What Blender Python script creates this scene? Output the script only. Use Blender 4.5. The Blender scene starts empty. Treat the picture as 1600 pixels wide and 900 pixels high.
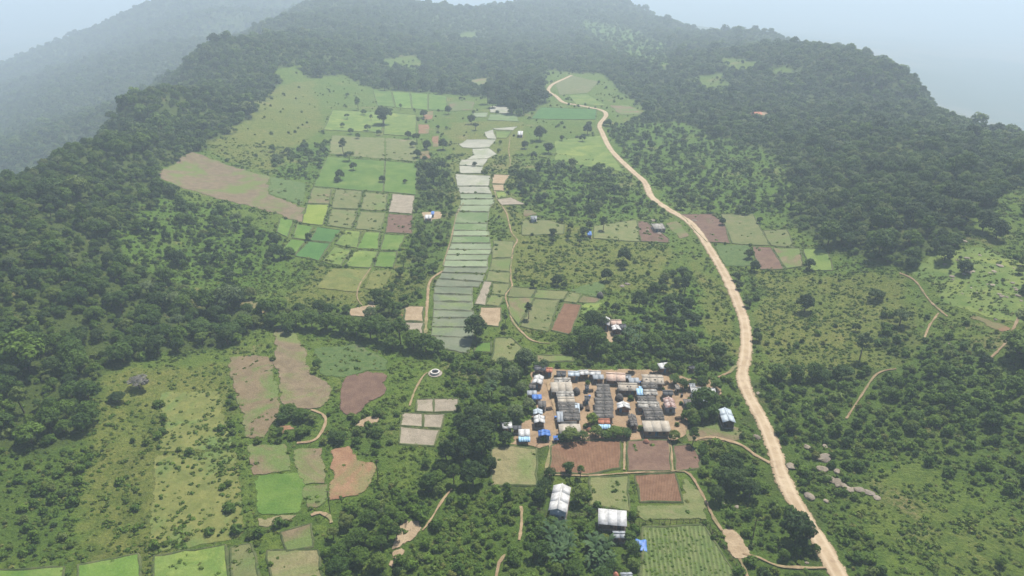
import bpy, bmesh, math, random
import numpy as np
from mathutils import Vector, Matrix

# ------------------------------------------------------------------ camera, sky, sun, exposure
SC = bpy.context.scene
COL = SC.collection
R = math.radians
CAM_H, PITCH, FPX = 120.0, R(25.0), 1081.0
cam_d = bpy.data.cameras.new('camera'); cam = bpy.data.objects.new('camera', cam_d); COL.objects.link(cam)
cam.location = (0, 0, CAM_H); cam.rotation_euler = (R(90) - PITCH, 0, 0)
cam_d.sensor_width = 36.0; cam_d.lens = FPX * 36.0 / 1600.0
cam_d.clip_start = 0.5; cam_d.clip_end = 200000.0
SC.camera = cam

SUN_EL, SUN_AZ = R(63), R(32)              # azimuth measured from +Y (view direction) towards +X
wd = bpy.data.worlds.new('World'); SC.world = wd; wd.use_nodes = True
nt = wd.node_tree
sky = nt.nodes.new('ShaderNodeTexSky'); sky.sky_type = 'NISHITA'; sky.sun_disc = False
sky.sun_elevation = SUN_EL; sky.sun_rotation = SUN_AZ; sky.altitude = 600; sky.dust_density = 2.0
bgn = nt.nodes['Background']; bgn.inputs['Strength'].default_value = 0.075
nt.links.new(sky.outputs[0], bgn.inputs['Color'])
sun_d = bpy.data.lights.new('sun', 'SUN'); sun_d.energy = 5.0; sun_d.angle = R(0.5); sun_d.color = (1.0, 0.95, 0.87)
sun = bpy.data.objects.new('sun', sun_d); COL.objects.link(sun)
sdir = Vector((math.cos(SUN_EL) * math.sin(SUN_AZ), math.cos(SUN_EL) * math.cos(SUN_AZ), math.sin(SUN_EL)))
sun.rotation_euler = sdir.to_track_quat('Z', 'Y').to_euler(); sun.location = sdir * 400
SC.view_settings.view_transform = 'Standard'; SC.view_settings.look = 'None'
SC.view_settings.exposure = 0.55; SC.view_settings.gamma = 1.0
HAZE_DENSITY = 0.00045
HAZE_COLOR = (0.73, 0.865, 1.0)
cy = SC.cycles
cy.max_bounces = 5; cy.diffuse_bounces = 2; cy.glossy_bounces = 1; cy.transmission_bounces = 2
cy.volume_bounces = 4; cy.transparent_max_bounces = 8
cy.use_denoising = True

rng = np.random.default_rng(11)
random.seed(5)

# ------------------------------------------------------------------ helpers
def tag(o, label=None, cat=None, group=None, kind=None):
    if label: o['label'] = label
    if cat: o['category'] = cat
    if group: o['group'] = group
    if kind: o['kind'] = kind
    return o

def link(name, me, parent=None):
    o = bpy.data.objects.new(name, me); COL.objects.link(o)
    if parent is not None: o.parent = parent
    return o

def empty(name, loc, rz=0.0):
    o = bpy.data.objects.new(name, None); COL.objects.link(o)
    o.location = loc; o.rotation_euler = (0, 0, rz); o.empty_display_size = 0.3
    return o

def mesh_np(name, V, F, mat=None, smooth=False, tone=None):
    """V (n,3), F (m,k) all faces k-sided"""
    V = np.asarray(V, np.float32); F = np.asarray(F, np.int32); k = F.shape[1]
    me = bpy.data.meshes.new(name)
    me.vertices.add(len(V)); me.vertices.foreach_set('co', V.ravel())
    me.loops.add(F.size); me.loops.foreach_set('vertex_index', F.ravel())
    me.polygons.add(len(F)); me.polygons.foreach_set('loop_start', np.arange(0, F.size, k, dtype=np.int32))
    me.polygons.foreach_set('loop_total', np.full(len(F), k, np.int32))
    if smooth: me.polygons.foreach_set('use_smooth', np.ones(len(F), bool))
    if tone is not None:
        a = me.attributes.new('tone', 'FLOAT', 'FACE'); a.data.foreach_set('value', np.asarray(tone, np.float32))
    me.update(calc_edges=True)
    if mat: me.materials.append(mat)
    return me

class MB:
    """collects boxes / quads into one mesh"""
    def __init__(s): s.v = []; s.f = []; s.t = []
    def quad(s, a, b, c, d, tone=0.5):
        n = len(s.v); s.v += [a, b, c, d]; s.f.append((n, n+1, n+2, n+3)); s.t.append(tone)
    def box(s, cx, cy_, cz, sx, sy, sz, tone=0.5, M=None):
        n = len(s.v)
        for dz in (-.5, .5):
            for dx, dy in ((-.5, -.5), (.5, -.5), (.5, .5), (-.5, .5)):
                p = Vector((cx + dx*sx, cy_ + dy*sy, cz + dz*sz))
                s.v.append(tuple(M @ p if M else p))
        for q in ((3,2,1,0),(4,5,6,7),(0,1,5,4),(1,2,6,5),(2,3,7,6),(3,0,4,7)):
            s.f.append(tuple(n+i for i in q)); s.t.append(tone)
    def slab(s, a, b, c, d, th, tone=0.5):
        """thick sheet with top corners a b c d (counter-clockwise from above)"""
        n = len(s.v)
        s.v += [a, b, c, d] + [(p[0], p[1], p[2]-th) for p in (a, b, c, d)]
        for q in ((0,1,2,3),(7,6,5,4),(1,0,4,5),(2,1,5,6),(3,2,6,7),(0,3,7,4)):
            s.f.append(tuple(n+i for i in q)); s.t.append(tone)
    def tube(s, p0, p1, r0, r1, n=6, tone=0.5):
        p0 = Vector(p0); p1 = Vector(p1); d = (p1-p0).normalized()
        a = d.orthogonal().normalized(); b = d.cross(a); m = len(s.v)
        for p, r in ((p0, r0), (p1, r1)):
            for i in range(n):
                t = 2*math.pi*i/n; s.v.append(tuple(p + (a*math.cos(t)+b*math.sin(t))*r))
        for i in range(n):
            j = (i+1) % n; s.f.append((m+i, m+j, m+n+j, m+n+i)); s.t.append(tone)
    def mesh(s, name, mat):
        return mesh_np(name, s.v, s.f, mat, tone=s.t)
    def build(s, name, mat, parent=None):
        return link(name, s.mesh(name, mat), parent)

# vectorised value noise
def _hash(ix, iy, seed):
    n = (ix.astype(np.int64)*374761393 + iy.astype(np.int64)*668265263 + seed*974711) & 0xffffffff
    n = ((n ^ (n >> 13)) * 1274126177) & 0xffffffff
    return ((n ^ (n >> 16)) & 0xffff) / 65535.0
def vnoise(x, y, seed=0):
    x = np.asarray(x, float); y = np.asarray(y, float)
    ix = np.floor(x); iy = np.floor(y); fx = x-ix; fy = y-iy
    fx = fx*fx*(3-2*fx); fy = fy*fy*(3-2*fy)
    a = _hash(ix, iy, seed); b = _hash(ix+1, iy, seed); c = _hash(ix, iy+1, seed); d = _hash(ix+1, iy+1, seed)
    return (a*(1-fx)+b*fx)*(1-fy) + (c*(1-fx)+d*fx)*fy
def fbm(x, y, seed=0, oct=4):
    s = 0; a = .5
    for i in range(oct): s = s + a*vnoise(x*2**i, y*2**i, seed+i*17); a *= .5
    return s

# ------------------------------------------------------------------ materials
def newmat(name):
    m = bpy.data.materials.new(name); m.use_nodes = True
    t = m.node_tree; b = t.nodes['Principled BSDF']
    b.inputs['Roughness'].default_value = .9; b.inputs['Specular IOR Level'].default_value = .15
    return m, t, b
def N(t, kind, **kw):
    n = t.nodes.new(kind)
    for k, v in kw.items():
        if k in n.inputs: n.inputs[k].default_value = v
        else: setattr(n, k, v)
    return n
def ramp(t, fac, stops):
    r = t.nodes.new('ShaderNodeValToRGB'); e = r.color_ramp.elements
    while len(e) < len(stops): e.new(.5)
    for i, (p, c) in enumerate(stops): e[i].position = p; e[i].color = (*c, 1)
    t.links.new(fac, r.inputs[0]); return r.outputs[0]
def mix(t, fac, a, b, mode='MIX'):
    m = t.nodes.new('ShaderNodeMix'); m.data_type = 'RGBA'; m.blend_type = mode
    for s, v in ((m.inputs['Factor'], fac), (m.inputs['A'], a), (m.inputs['B'], b)):
        if hasattr(v, 'is_output'): t.links.new(v, s)
        else: s.default_value = (*v, 1) if isinstance(v, tuple) else v
    return m.outputs['Result']
def noise(t, scale, detail=4, rough=.6, vec=None, dist=0.0):
    n = N(t, 'ShaderNodeTexNoise', Scale=scale, Detail=detail, Roughness=rough, Distortion=dist)
    t.links.new(vec if vec is not None else pos(t), n.inputs['Vector']); return n.outputs[0]
def pos(t):
    g = t.nodes.get('geo') or t.nodes.new('ShaderNodeNewGeometry'); g.name = 'geo'; return g.outputs['Position']
def attr(t, name):
    a = t.nodes.new('ShaderNodeAttribute'); a.attribute_name = name; return a.outputs['Fac']
def math_n(t, op, a, b=0.0, clamp=False):
    m = t.nodes.new('ShaderNodeMath'); m.operation = op; m.use_clamp = clamp
    for s, v in ((m.inputs[0], a), (m.inputs[1], b)):
        if hasattr(v, 'is_output'): t.links.new(v, s)
        else: s.default_value = v
    return m.outputs[0]
def bump(t, b, h, strength=.5, dist=.3):
    n = N(t, 'ShaderNodeBump', Strength=strength, Distance=dist); t.links.new(h, n.inputs['Height'])
    t.links.new(n.outputs[0], b.inputs['Normal'])
def orand(t):
    o = t.nodes.get('oi') or t.nodes.new('ShaderNodeObjectInfo'); o.name = 'oi'; return o.outputs['Random']
def ss(t, x, lo, hi):
    m = t.nodes.new('ShaderNodeMapRange'); m.interpolation_type = 'SMOOTHSTEP'
    t.links.new(x, m.inputs[0]); m.inputs[1].default_value = lo; m.inputs[2].default_value = hi
    return m.outputs[0]

def m_leaf(name, dark, lightc, gray=(.09, .12, .08), transl=.25, hue=.35):
    m, t, b = newmat(name)
    r = orand(t)
    c = ramp(t, r, [(0, dark), (.55, tuple((a*1.1+b_*.9)/2 for a, b_ in zip(dark, lightc))), (.85, lightc), (1, gray)])
    tn = attr(t, 'tone')
    c2 = mix(t, 1.0, c, ramp(t, tn, [(0, (.62, .66, .62)), (1, (1.3, 1.28, 1.15))]), 'MULTIPLY')
    t.links.new(c2, b.inputs['Base Color'])
    b.inputs['Roughness'].default_value = .65; b.inputs['Specular IOR Level'].default_value = .2
    tr = t.nodes.new('ShaderNodeBsdfTranslucent'); t.links.new(c2, tr.inputs['Color'])
    ms = t.nodes.new('ShaderNodeMixShader'); ms.inputs[0].default_value = transl
    t.links.new(b.outputs[0], ms.inputs[1]); t.links.new(tr.outputs[0], ms.inputs[2])
    t.links.new(ms.outputs[0], t.nodes['Material Output'].inputs['Surface'])
    return m

def m_ground():
    m, t, b = newmat('grass_and_soil')
    n1 = noise(t, .035, 5, .6); n2 = noise(t, .30, 6, .72); n3 = noise(t, 1.3, 5, .75)
    lush = mix(t, ss(t, n2, .35, .65), (.058, .114, .012), (.098, .166, .020))
    dry = mix(t, ss(t, n2, .38, .62), (.108, .136, .024), (.165, .172, .042))
    f = math_n(t, 'ADD', attr(t, 'dry'), math_n(t, 'MULTIPLY', math_n(t, 'SUBTRACT', n1, .5), 1.3), True)
    c = mix(t, f, lush, dry)
    wood = mix(t, n3, (.036, .058, .011), (.075, .100, .020))
    c = mix(t, attr(t, 'wood'), c, wood)
    bare = mix(t, n2, (.22, .15, .09), (.31, .22, .13))
    fs = math_n(t, 'MULTIPLY', ss(t, n1, .60, .68), ss(t, n3, .40, .62))
    c = mix(t, math_n(t, 'MULTIPLY', fs, .55), c, bare)
    plain = mix(t, ss(t, noise(t, .0012, 6, .7), .45, .6), (.055, .085, .04), (.17, .15, .09))
    c = mix(t, attr(t, 'plain'), c, plain)
    c = mix(t, 1.0, c, ramp(t, n3, [(.30, (.50, .56, .52)), (.52, (.95, .95, .92)), (.72, (1.30, 1.26, 1.15))]), 'MULTIPLY')
    t.links.new(c, b.inputs['Base Color'])
    bump(t, b, n3, 1.0, .9)
    return m

def m_plot(name, c1, c2, c3=None, s1=.25, s2=2.0, patch=None, pf=(.5, .62), rows=None, rough=.9, rand=.18, bumpd=.25, rowdark=.75, across=False):
    """field surface: two soil/crop tones, optional second patch colour and crop rows"""
    m, t, b = newmat(name)
    na = noise(t, s1, 5, .62, dist=.3); nb = noise(t, s2, 4, .7)
    c = mix(t, ss(t, na, .34, .66), c1, c2)
    if patch: c = mix(t, math_n(t, 'MULTIPLY', ss(t, noise(t, .055, 5, .65, dist=.6), *pf), .9), c, mix(t, nb, patch, tuple(x*1.35 for x in patch)))
    c = mix(t, 1.0, c, ramp(t, nb, [(.25, (.78, .78, .76)), (.75, (1.2, 1.2, 1.18))]), 'MULTIPLY')
    h = nb
    if rows:
        w = N(t, 'ShaderNodeTexWave', Scale=rows[0], Distortion=1.2, Detail=2.0); w.inputs['Detail Scale'].default_value = 1.5
        mp = N(t, 'ShaderNodeMapping'); mp.inputs['Rotation'].default_value = (0, 0, rows[1]); t.links.new(pos(t), mp.inputs[0]); t.links.new(mp.outputs[0], w.inputs[0])
        c = mix(t, 1.0, c, ramp(t, w.outputs['Fac'], [(.15, (rowdark,)*3), (.85, (1.1,)*3)]), 'MULTIPLY')
        h = math_n(t, 'ADD', nb, w.outputs['Fac'])
    o = math_n(t, 'ADD', 1-rand/2, math_n(t, 'MULTIPLY', orand(t), rand))
    cc = t.nodes.new('ShaderNodeCombineColor')
    for i in range(3): t.links.new(o, cc.inputs[i])
    c = mix(t, 1.0, c, cc.outputs[0], 'MULTIPLY')
    t.links.new(c, b.inputs['Base Color']); b.inputs['Roughness'].default_value = rough
    if rough < .6: b.inputs['Specular IOR Level'].default_value = .4
    bump(t, b, h, .7, bumpd)
    # worn, broken edge where a patch thins out into the grass
    fr = attr(t, 'fray') if not across else ss(t, math_n(t, 'ABSOLUTE', attr(t, 'across')), .25, 1.0)
    fv = math_n(t, 'ADD', fr, math_n(t, 'MULTIPLY', math_n(t, 'SUBTRACT', noise(t, .55, 6, .75), .5), 1.5))
    t.links.new(math_n(t, 'SUBTRACT', 1.0, math_n(t, 'MULTIPLY', ss(t, fv, .55, .75), ss(t, fr, .0, .12))), b.inputs['Alpha'])
    return m

def m_simple(name, c1, c2, scale=1.0, rough=.85, spec=.15, tone=True, streak=False, metal=0.0):
    m, t, b = newmat(name)
    tc = t.nodes.new('ShaderNodeTexCoord')
    v = tc.outputs['Object']
    if streak:
        mp = N(t, 'ShaderNodeMapping'); mp.inputs['Scale'].default_value = (3.0, .5, .5); t.links.new(v, mp.inputs[0]); v = mp.outputs[0]
    n = noise(t, scale, 5, .68, v); c = mix(t, ss(t, n, .36, .64), c1, c2)
    if tone: c = mix(t, 1.0, c, ramp(t, attr(t, 'tone'), [(0, (.93, .93, .93)), (1, (1.06, 1.06, 1.06))]), 'MULTIPLY')
    t.links.new(c, b.inputs['Base Color'])
    b.inputs['Roughness'].default_value = rough; b.inputs['Specular IOR Level'].default_value = spec; b.inputs['Metallic'].default_value = metal
    bump(t, b, noise(t, scale*5, 3, .7, v), .4, .05)
    return m

M = {}
M['ground'] = m_ground()
M['leaf'] = m_leaf('foliage', (.038, .080, .009), (.092, .155, .016), (.120, .150, .035), .22)
M['leaf_dark'] = m_leaf('dark_foliage', (.024, .052, .009), (.048, .086, .012), (.042, .070, .014), .25)
M['leaf_bush'] = m_leaf('bush_foliage', (.052, .105, .009), (.108, .178, .018), (.115, .150, .035), .22)
M['leaf_bright'] = m_leaf('bright_foliage', (.095, .16, .010), (.15, .22, .018), (.14, .19, .02), .22)
M['leaf_grey'] = m_leaf('grey_green_foliage', (.080, .120, .045), (.12, .165, .060), (.14, .175, .07))
M['leaf_herb'] = m_leaf('herb_foliage', (.078, .128, .014), (.135, .182, .026), (.17, .18, .045), .3)
M['leaf_palm'] = m_leaf('palm_foliage', (.028, .062, .02), (.055, .10, .03), (.06, .11, .035), .15)
M['twig'] = m_leaf('bare_twigs', (.12, .115, .11), (.17, .16, .15), (.16, .15, .14), 0.05)
M['bark'] = m_simple('bark', (.07, .05, .035), (.13, .10, .075), 3.0, tone=False)
M['rice'] = m_plot('young_rice', (.070, .135, .022), (.105, .170, .032), s1=.12, rand=.25, patch=(.13, .17, .045), pf=(.5, .72))
M['rice_dark'] = m_plot('deep_green_rice', (.045, .115, .028), (.065, .145, .034), s1=.12, rand=.2)
M['rice_yellow'] = m_plot('ripening_rice', (.145, .200, .030), (.185, .225, .045), s1=.12, rand=.15)
M['paddy'] = m_plot('flooded_paddy_mud', (.105, .130, .080), (.150, .165, .110), s1=.10, s2=1.2, patch=(.12, .16, .055), pf=(.50, .72), rough=.72, rand=.15, bumpd=.05)
M['pale'] = m_plot('wet_pale_paddy', (.24, .245, .195), (.33, .32, .265), s1=.08, s2=1.0, patch=(.16, .19, .10), pf=(.50, .72), rough=.75, rand=.15, bumpd=.05)
M['palegreen'] = m_plot('thin_seedling_paddy', (.16, .20, .11), (.20, .24, .14), s1=.1, s2=1.2, rough=.6, rand=.2, bumpd=.05)
M['paddygreen'] = m_plot('half_grown_paddy', (.095, .150, .055), (.130, .180, .072), s1=.1, s2=1.0, patch=(.15, .18, .10), pf=(.52, .7), rand=.2, rough=.75)
M['tilled'] = m_plot('tilled_red_brown_soil', (.150, .080, .048), (.195, .112, .068), s1=.4, rows=(.8, .15), patch=(.105, .085, .045), pf=(.56, .75), rowdark=.97)
M['tilled_dark'] = m_plot('dark_tilled_soil', (.115, .070, .052), (.155, .098, .070), s1=.3, patch=(.085, .085, .045), pf=(.6, .75))
M['redsoil'] = m_plot('bare_red_soil', (.185, .100, .058), (.24, .145, .085), s1=.25, patch=(.125, .12, .05), pf=(.44, .60))
M['stubble'] = m_plot('dry_stubble', (.17, .155, .075), (.22, .195, .10), s1=.5, patch=(.11, .14, .045), pf=(.52, .68))
M['sand'] = m_plot('bare_sandy_ground', (.25, .185, .115), (.325, .25, .165), s1=.3, rand=.1, patch=(.28, .20, .125), pf=(.55, .7))
M['greytan'] = m_plot('grey_tan_dried_mud', (.215, .185, .140), (.285, .245, .19), s1=.35, s2=2.5, patch=(.15, .14, .09), pf=(.6, .75), rand=.15)
M['soilmix'] = m_plot('soil_with_sprouting_weeds', (.140, .105, .062), (.185, .140, .085), s1=.3, patch=(.085, .125, .032), pf=(.40, .56))
M['fallow'] = m_plot('fallow_grass', (.105, .130, .045), (.150, .155, .066), s1=.3, patch=(.17, .135, .085), pf=(.56, .72))
M['olive'] = m_plot('olive_pasture', (.115, .135, .050), (.145, .150, .062), s1=.2, patch=(.09, .13, .036), pf=(.5, .7))
M['greenrough'] = m_plot('rough_green_weeds', (.06, .105, .028), (.095, .135, .042), s1=.5, s2=1.5, patch=(.13, .12, .07), pf=(.58, .72))
M['meadow'] = m_plot('bright_meadow', (.085, .140, .028), (.135, .180, .045), s1=.12, patch=(.16, .19, .045), pf=(.5, .7), s2=1.5)
M['soilslope'] = m_plot('brown_slope_soil', (.130, .100, .062), (.175, .135, .085), s1=.3, patch=(.095, .125, .034), pf=(.46, .62))
M['drygrass'] = m_plot('yellowing_grass', (.105, .122, .032), (.150, .155, .046), s1=.25, s2=.9, patch=(.075, .115, .03), pf=(.5, .66), rand=.08)
M['maize'] = m_plot('maize_soil', (.085, .125, .036), (.125, .15, .055), s1=.3, rows=(.32, .12), rowdark=.78)
M['villagedirt'] = m_plot('trodden_earth', (.215, .150, .092), (.295, .210, .132), s1=.25, s2=1.6, patch=(.20, .125, .08), pf=(.52, .68), rand=0)
M['bund_mud'] = m_plot('muddy_bund', (.11, .125, .075), (.17, .175, .115), s1=.4, rand=.3)
M['bund'] = m_plot('grassy_bund', (.05, .075, .024), (.10, .11, .045), s1=.4, rand=.3)
M['rock'] = m_plot('weathered_rock', (.18, .15, .115), (.26, .22, .17), s1=.5, s2=2.0, patch=(.15, .13, .115), pf=(.5, .62), rand=.25)
# ------------------------------------------------------------------ terrain
CP, SP = math.cos(PITCH), math.sin(PITCH)
def ray(px, py):
    u = (px-800)/FPX; v = (450-py)/FPX
    return np.array([u, v*SP+CP, v*CP-SP])
def on_plane(px, py, z):
    d = ray(px, py); t = (z-CAM_H)/d[2]; return d*t + np.array([0, 0, CAM_H])
ctrl = []
def cp(px, py, z, drop=0.0):
    p = on_plane(px, py, z); ctrl.append((p[0], p[1], z-drop))
# valley floor
for a in ((700,900),(1000,900),(1300,900),(400,900),(560,780),(850,780),(1100,760),(700,640),(900,640),(1150,640),(520,600),(400,640),(250,760),
          (620,480),(740,480),(900,480),(1080,480),(560,390),(740,390),(900,390),(1100,400),(660,290),(740,280),(860,300),(1000,290),(740,200),(860,200),(680,170),(800,150),(930,165)):
    cp(*a, 0)
for a in ((100,900,2),(0,820,4),(120,680,4),(0,640,9),(150,540,7),(0,500,16),(120,420,15),(240,420,7),(0,360,23),(130,320,20),(330,400,3),(430,440,0),
          (340,320,6),(250,262,12),(420,290,4),(480,290,2),(400,235,7),(320,240,11),(470,200,4),(430,150,11),(520,150,5),(560,125,5),(600,135,2),(300,170,21),(200,230,24),(380,110,24),(460,60,30),(560,70,20),(650,100,6),(700,120,0),
          (1500,900,3),(1590,800,5),(1400,760,2),(1590,640,10),(1400,600,4),(1300,500,2),(1450,470,8),(1590,460,15),(1590,380,19),(1480,360,20),(1430,290,22),(1300,320,10),(1240,400,3),(1200,300,4),(1300,220,12),(1400,215,18),(1550,270,18),
          (1100,240,2),(1150,180,3),(1250,150,6),(1100,130,3),(1000,130,1),(820,90,0),(950,90,0),(700,60,2),(820,50,-3),(1000,60,-3),(1100,85,0),(1350,160,8)):
    cp(*a)
# ridge lines (tops of the trees stand on them); the ground falls away behind each crest
for a in ((0,268,32),(100,217,34),(200,143,36),(300,78,34),(400,33,34),(470,3,50),(540,-22,62),(620,-8,40),(660,4,20),(705,20,0),(760,12,6),(800,4,18),(880,-12,42),(970,-6,44),(1000,16,12),(1060,33,0),(1110,48,3),(1210,48,4),(1290,76,10),(1390,98,12),(1450,131,13),(1500,171,12),(1520,191,11),(1600,196,12),(1700,215,14)):
    cp(*a, drop=8)
    _r = ray(a[0], a[1]); _t = (a[2]-CAM_H)/_r[2]
    for _f, _b in ((1.10, 14), (1.25, 34), (1.5, 60)):
        _q = _r*_t*_f; ctrl.append((_q[0], _q[1], _q[2]+CAM_H-_b))
# far spur beyond the ridge, the scarps and the plain below
def cd(px, py, d, drop=0.0):
    r = ray(px, py); t = d/r[1]; p = r*t; ctrl.append((p[0], p[1], p[2]+CAM_H-drop))
for a in ((245,-5,2400,8),(185,50,2150,8),(130,85,1950,8),(50,112,1800,8),(-20,140,1650,8),(-150,190,1500,8),(60,205,900,0),(0,240,800,0),(160,140,1250,0),(260,70,1600,0),(330,20,2000,0),(420,-25,2500,0)):
    cd(*a)
ctrl += [(-640,200,-90),(-300,150,18),(-250,20,10),(0,0,0),(250,20,4),(0,-200,0),(-400,-200,0),(400,-200,0),(330,150,10),(420,300,16),(470,420,10),
         (700,450,-90),(700,250,-40),(900,600,-200),(1100,900,-230),(1300,1400,-280),(1400,2200,-300),
         (-1500,1000,-280),(-2200,2200,-300),(-2000,3000,-300),(-1000,500,-230),(-1100,0,-250),(-700,-400,-120),(900,100,-160),(1100,-300,-250),(0,-900,-60),(0,-1800,-350),(-1600,-1400,-350),(1600,-1400,-350)]
for i in range(16):
    a = i*math.pi/8
    ctrl.append((5600*math.cos(a), 800+5600*math.sin(a), -350)); ctrl.append((9000*math.cos(a), 800+9000*math.sin(a), -350))
ctrl = np.array(ctrl)
def _phi(d2): return np.sqrt(d2 + 30.0**2)
_D = ((ctrl[:, None, :2]-ctrl[None, :, :2])**2).sum(-1)
_A = _phi(_D); n_ = len(ctrl)
_W = np.linalg.solve(_A - 1.2*np.eye(n_), ctrl[:, 2]+350)
def axis(lo, hi, step, far, grow):
    mid = np.arange(lo, hi+.1, step); out = [hi]; s = step
    while out[-1] < far: s *= grow; out.append(out[-1]+s)
    neg = [lo]; s = step
    while neg[-1] > -far: s *= grow; neg.append(neg[-1]-s)
    return np.concatenate([neg[:0:-1], mid, out[1:]])
GX = axis(-300, 340, 4.0, 60000, 1.045)
GY = axis(90, 620, 4.0, 60000, 1.04)
XX, YY = np.meshgrid(GX, GY)
ZZ = np.full(XX.shape, 0.0)
for i in range(n_):
    ZZ += _W[i]*_phi((XX-ctrl[i, 0])**2 + (YY-ctrl[i, 1])**2)
ZZ -= 350
rad = np.hypot(XX, YY-800)
ZZ = np.where(rad > 7500, -350, ZZ); ZZ = np.maximum(ZZ, -350)
hill = np.clip((np.abs(ZZ)-6)/40, 0, 1)
ZZ += hill*((fbm(XX/90, YY/90, 3)-.47)*13 + (fbm(XX/28, YY/28, 9)-.47)*6)*np.clip((7000-rad)/2000, 0, 1)
ZZ += (fbm(XX/40, YY/40, 21)-.47)*.9*np.clip((6000-rad)/1500, 0, 1)
def H(x, y):
    x = np.asarray(x, float); y = np.asarray(y, float)
    i = np.clip(np.searchsorted(GX, x)-1, 0, len(GX)-2); j = np.clip(np.searchsorted(GY, y)-1, 0, len(GY)-2)
    fx = np.clip((x-GX[i])/(GX[i+1]-GX[i]), 0, 1); fy = np.clip((y-GY[j])/(GY[j+1]-GY[j]), 0, 1)
    return (ZZ[j, i]*(1-fx)+ZZ[j, i+1]*fx)*(1-fy) + (ZZ[j+1, i]*(1-fx)+ZZ[j+1, i+1]*fx)*fy
_T = np.concatenate([np.arange(100, 900, 2.0), np.arange(900, 5000, 8.0)])
def at(px, py, up=0.0):
    """the survey: where a sight line from the take-off point meets the ground (or `up` metres above it)"""
    d = ray(px, py); X = d[0]*_T; Y = d[1]*_T; Z = CAM_H + d[2]*_T
    below = Z < H(X, Y)+up
    k = int(np.argmax(below)) if below.any() else len(_T)-1
    lo, hi = _T[max(k-1, 0)], _T[k]
    for _ in range(14):
        m = (lo+hi)/2
        if CAM_H + d[2]*m < float(H(d[0]*m, d[1]*m))+up: hi = m
        else: lo = m
    x, y = d[0]*hi, d[1]*hi
    return Vector((x, y, float(H(x, y))))
def slant(p): return math.hypot(p.x, p.y*CP+(CAM_H-p.z)*SP) if False else (p.y*CP + (CAM_H-p.z)*SP)
def poly_w(pts): return np.array([tuple(at(*p).xy) for p in pts])
def inside(P, x, y):
    r = np.zeros(x.shape, bool); n = len(P)
    bb = (x >= P[:, 0].min()) & (x <= P[:, 0].max()) & (y >= P[:, 1].min()) & (y <= P[:, 1].max())
    xs = x[bb]; ys = y[bb]; c = np.zeros(xs.shape, bool); j = n-1
    for i in range(n):
        xi, yi = P[i]; xj, yj = P[j]
        if yi != yj: c ^= ((yi > ys) != (yj > ys)) & (xs < (xj-xi)*(ys-yi)/(yj-yi)+xi)
        j = i
    r[bb] = c; return r

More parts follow.
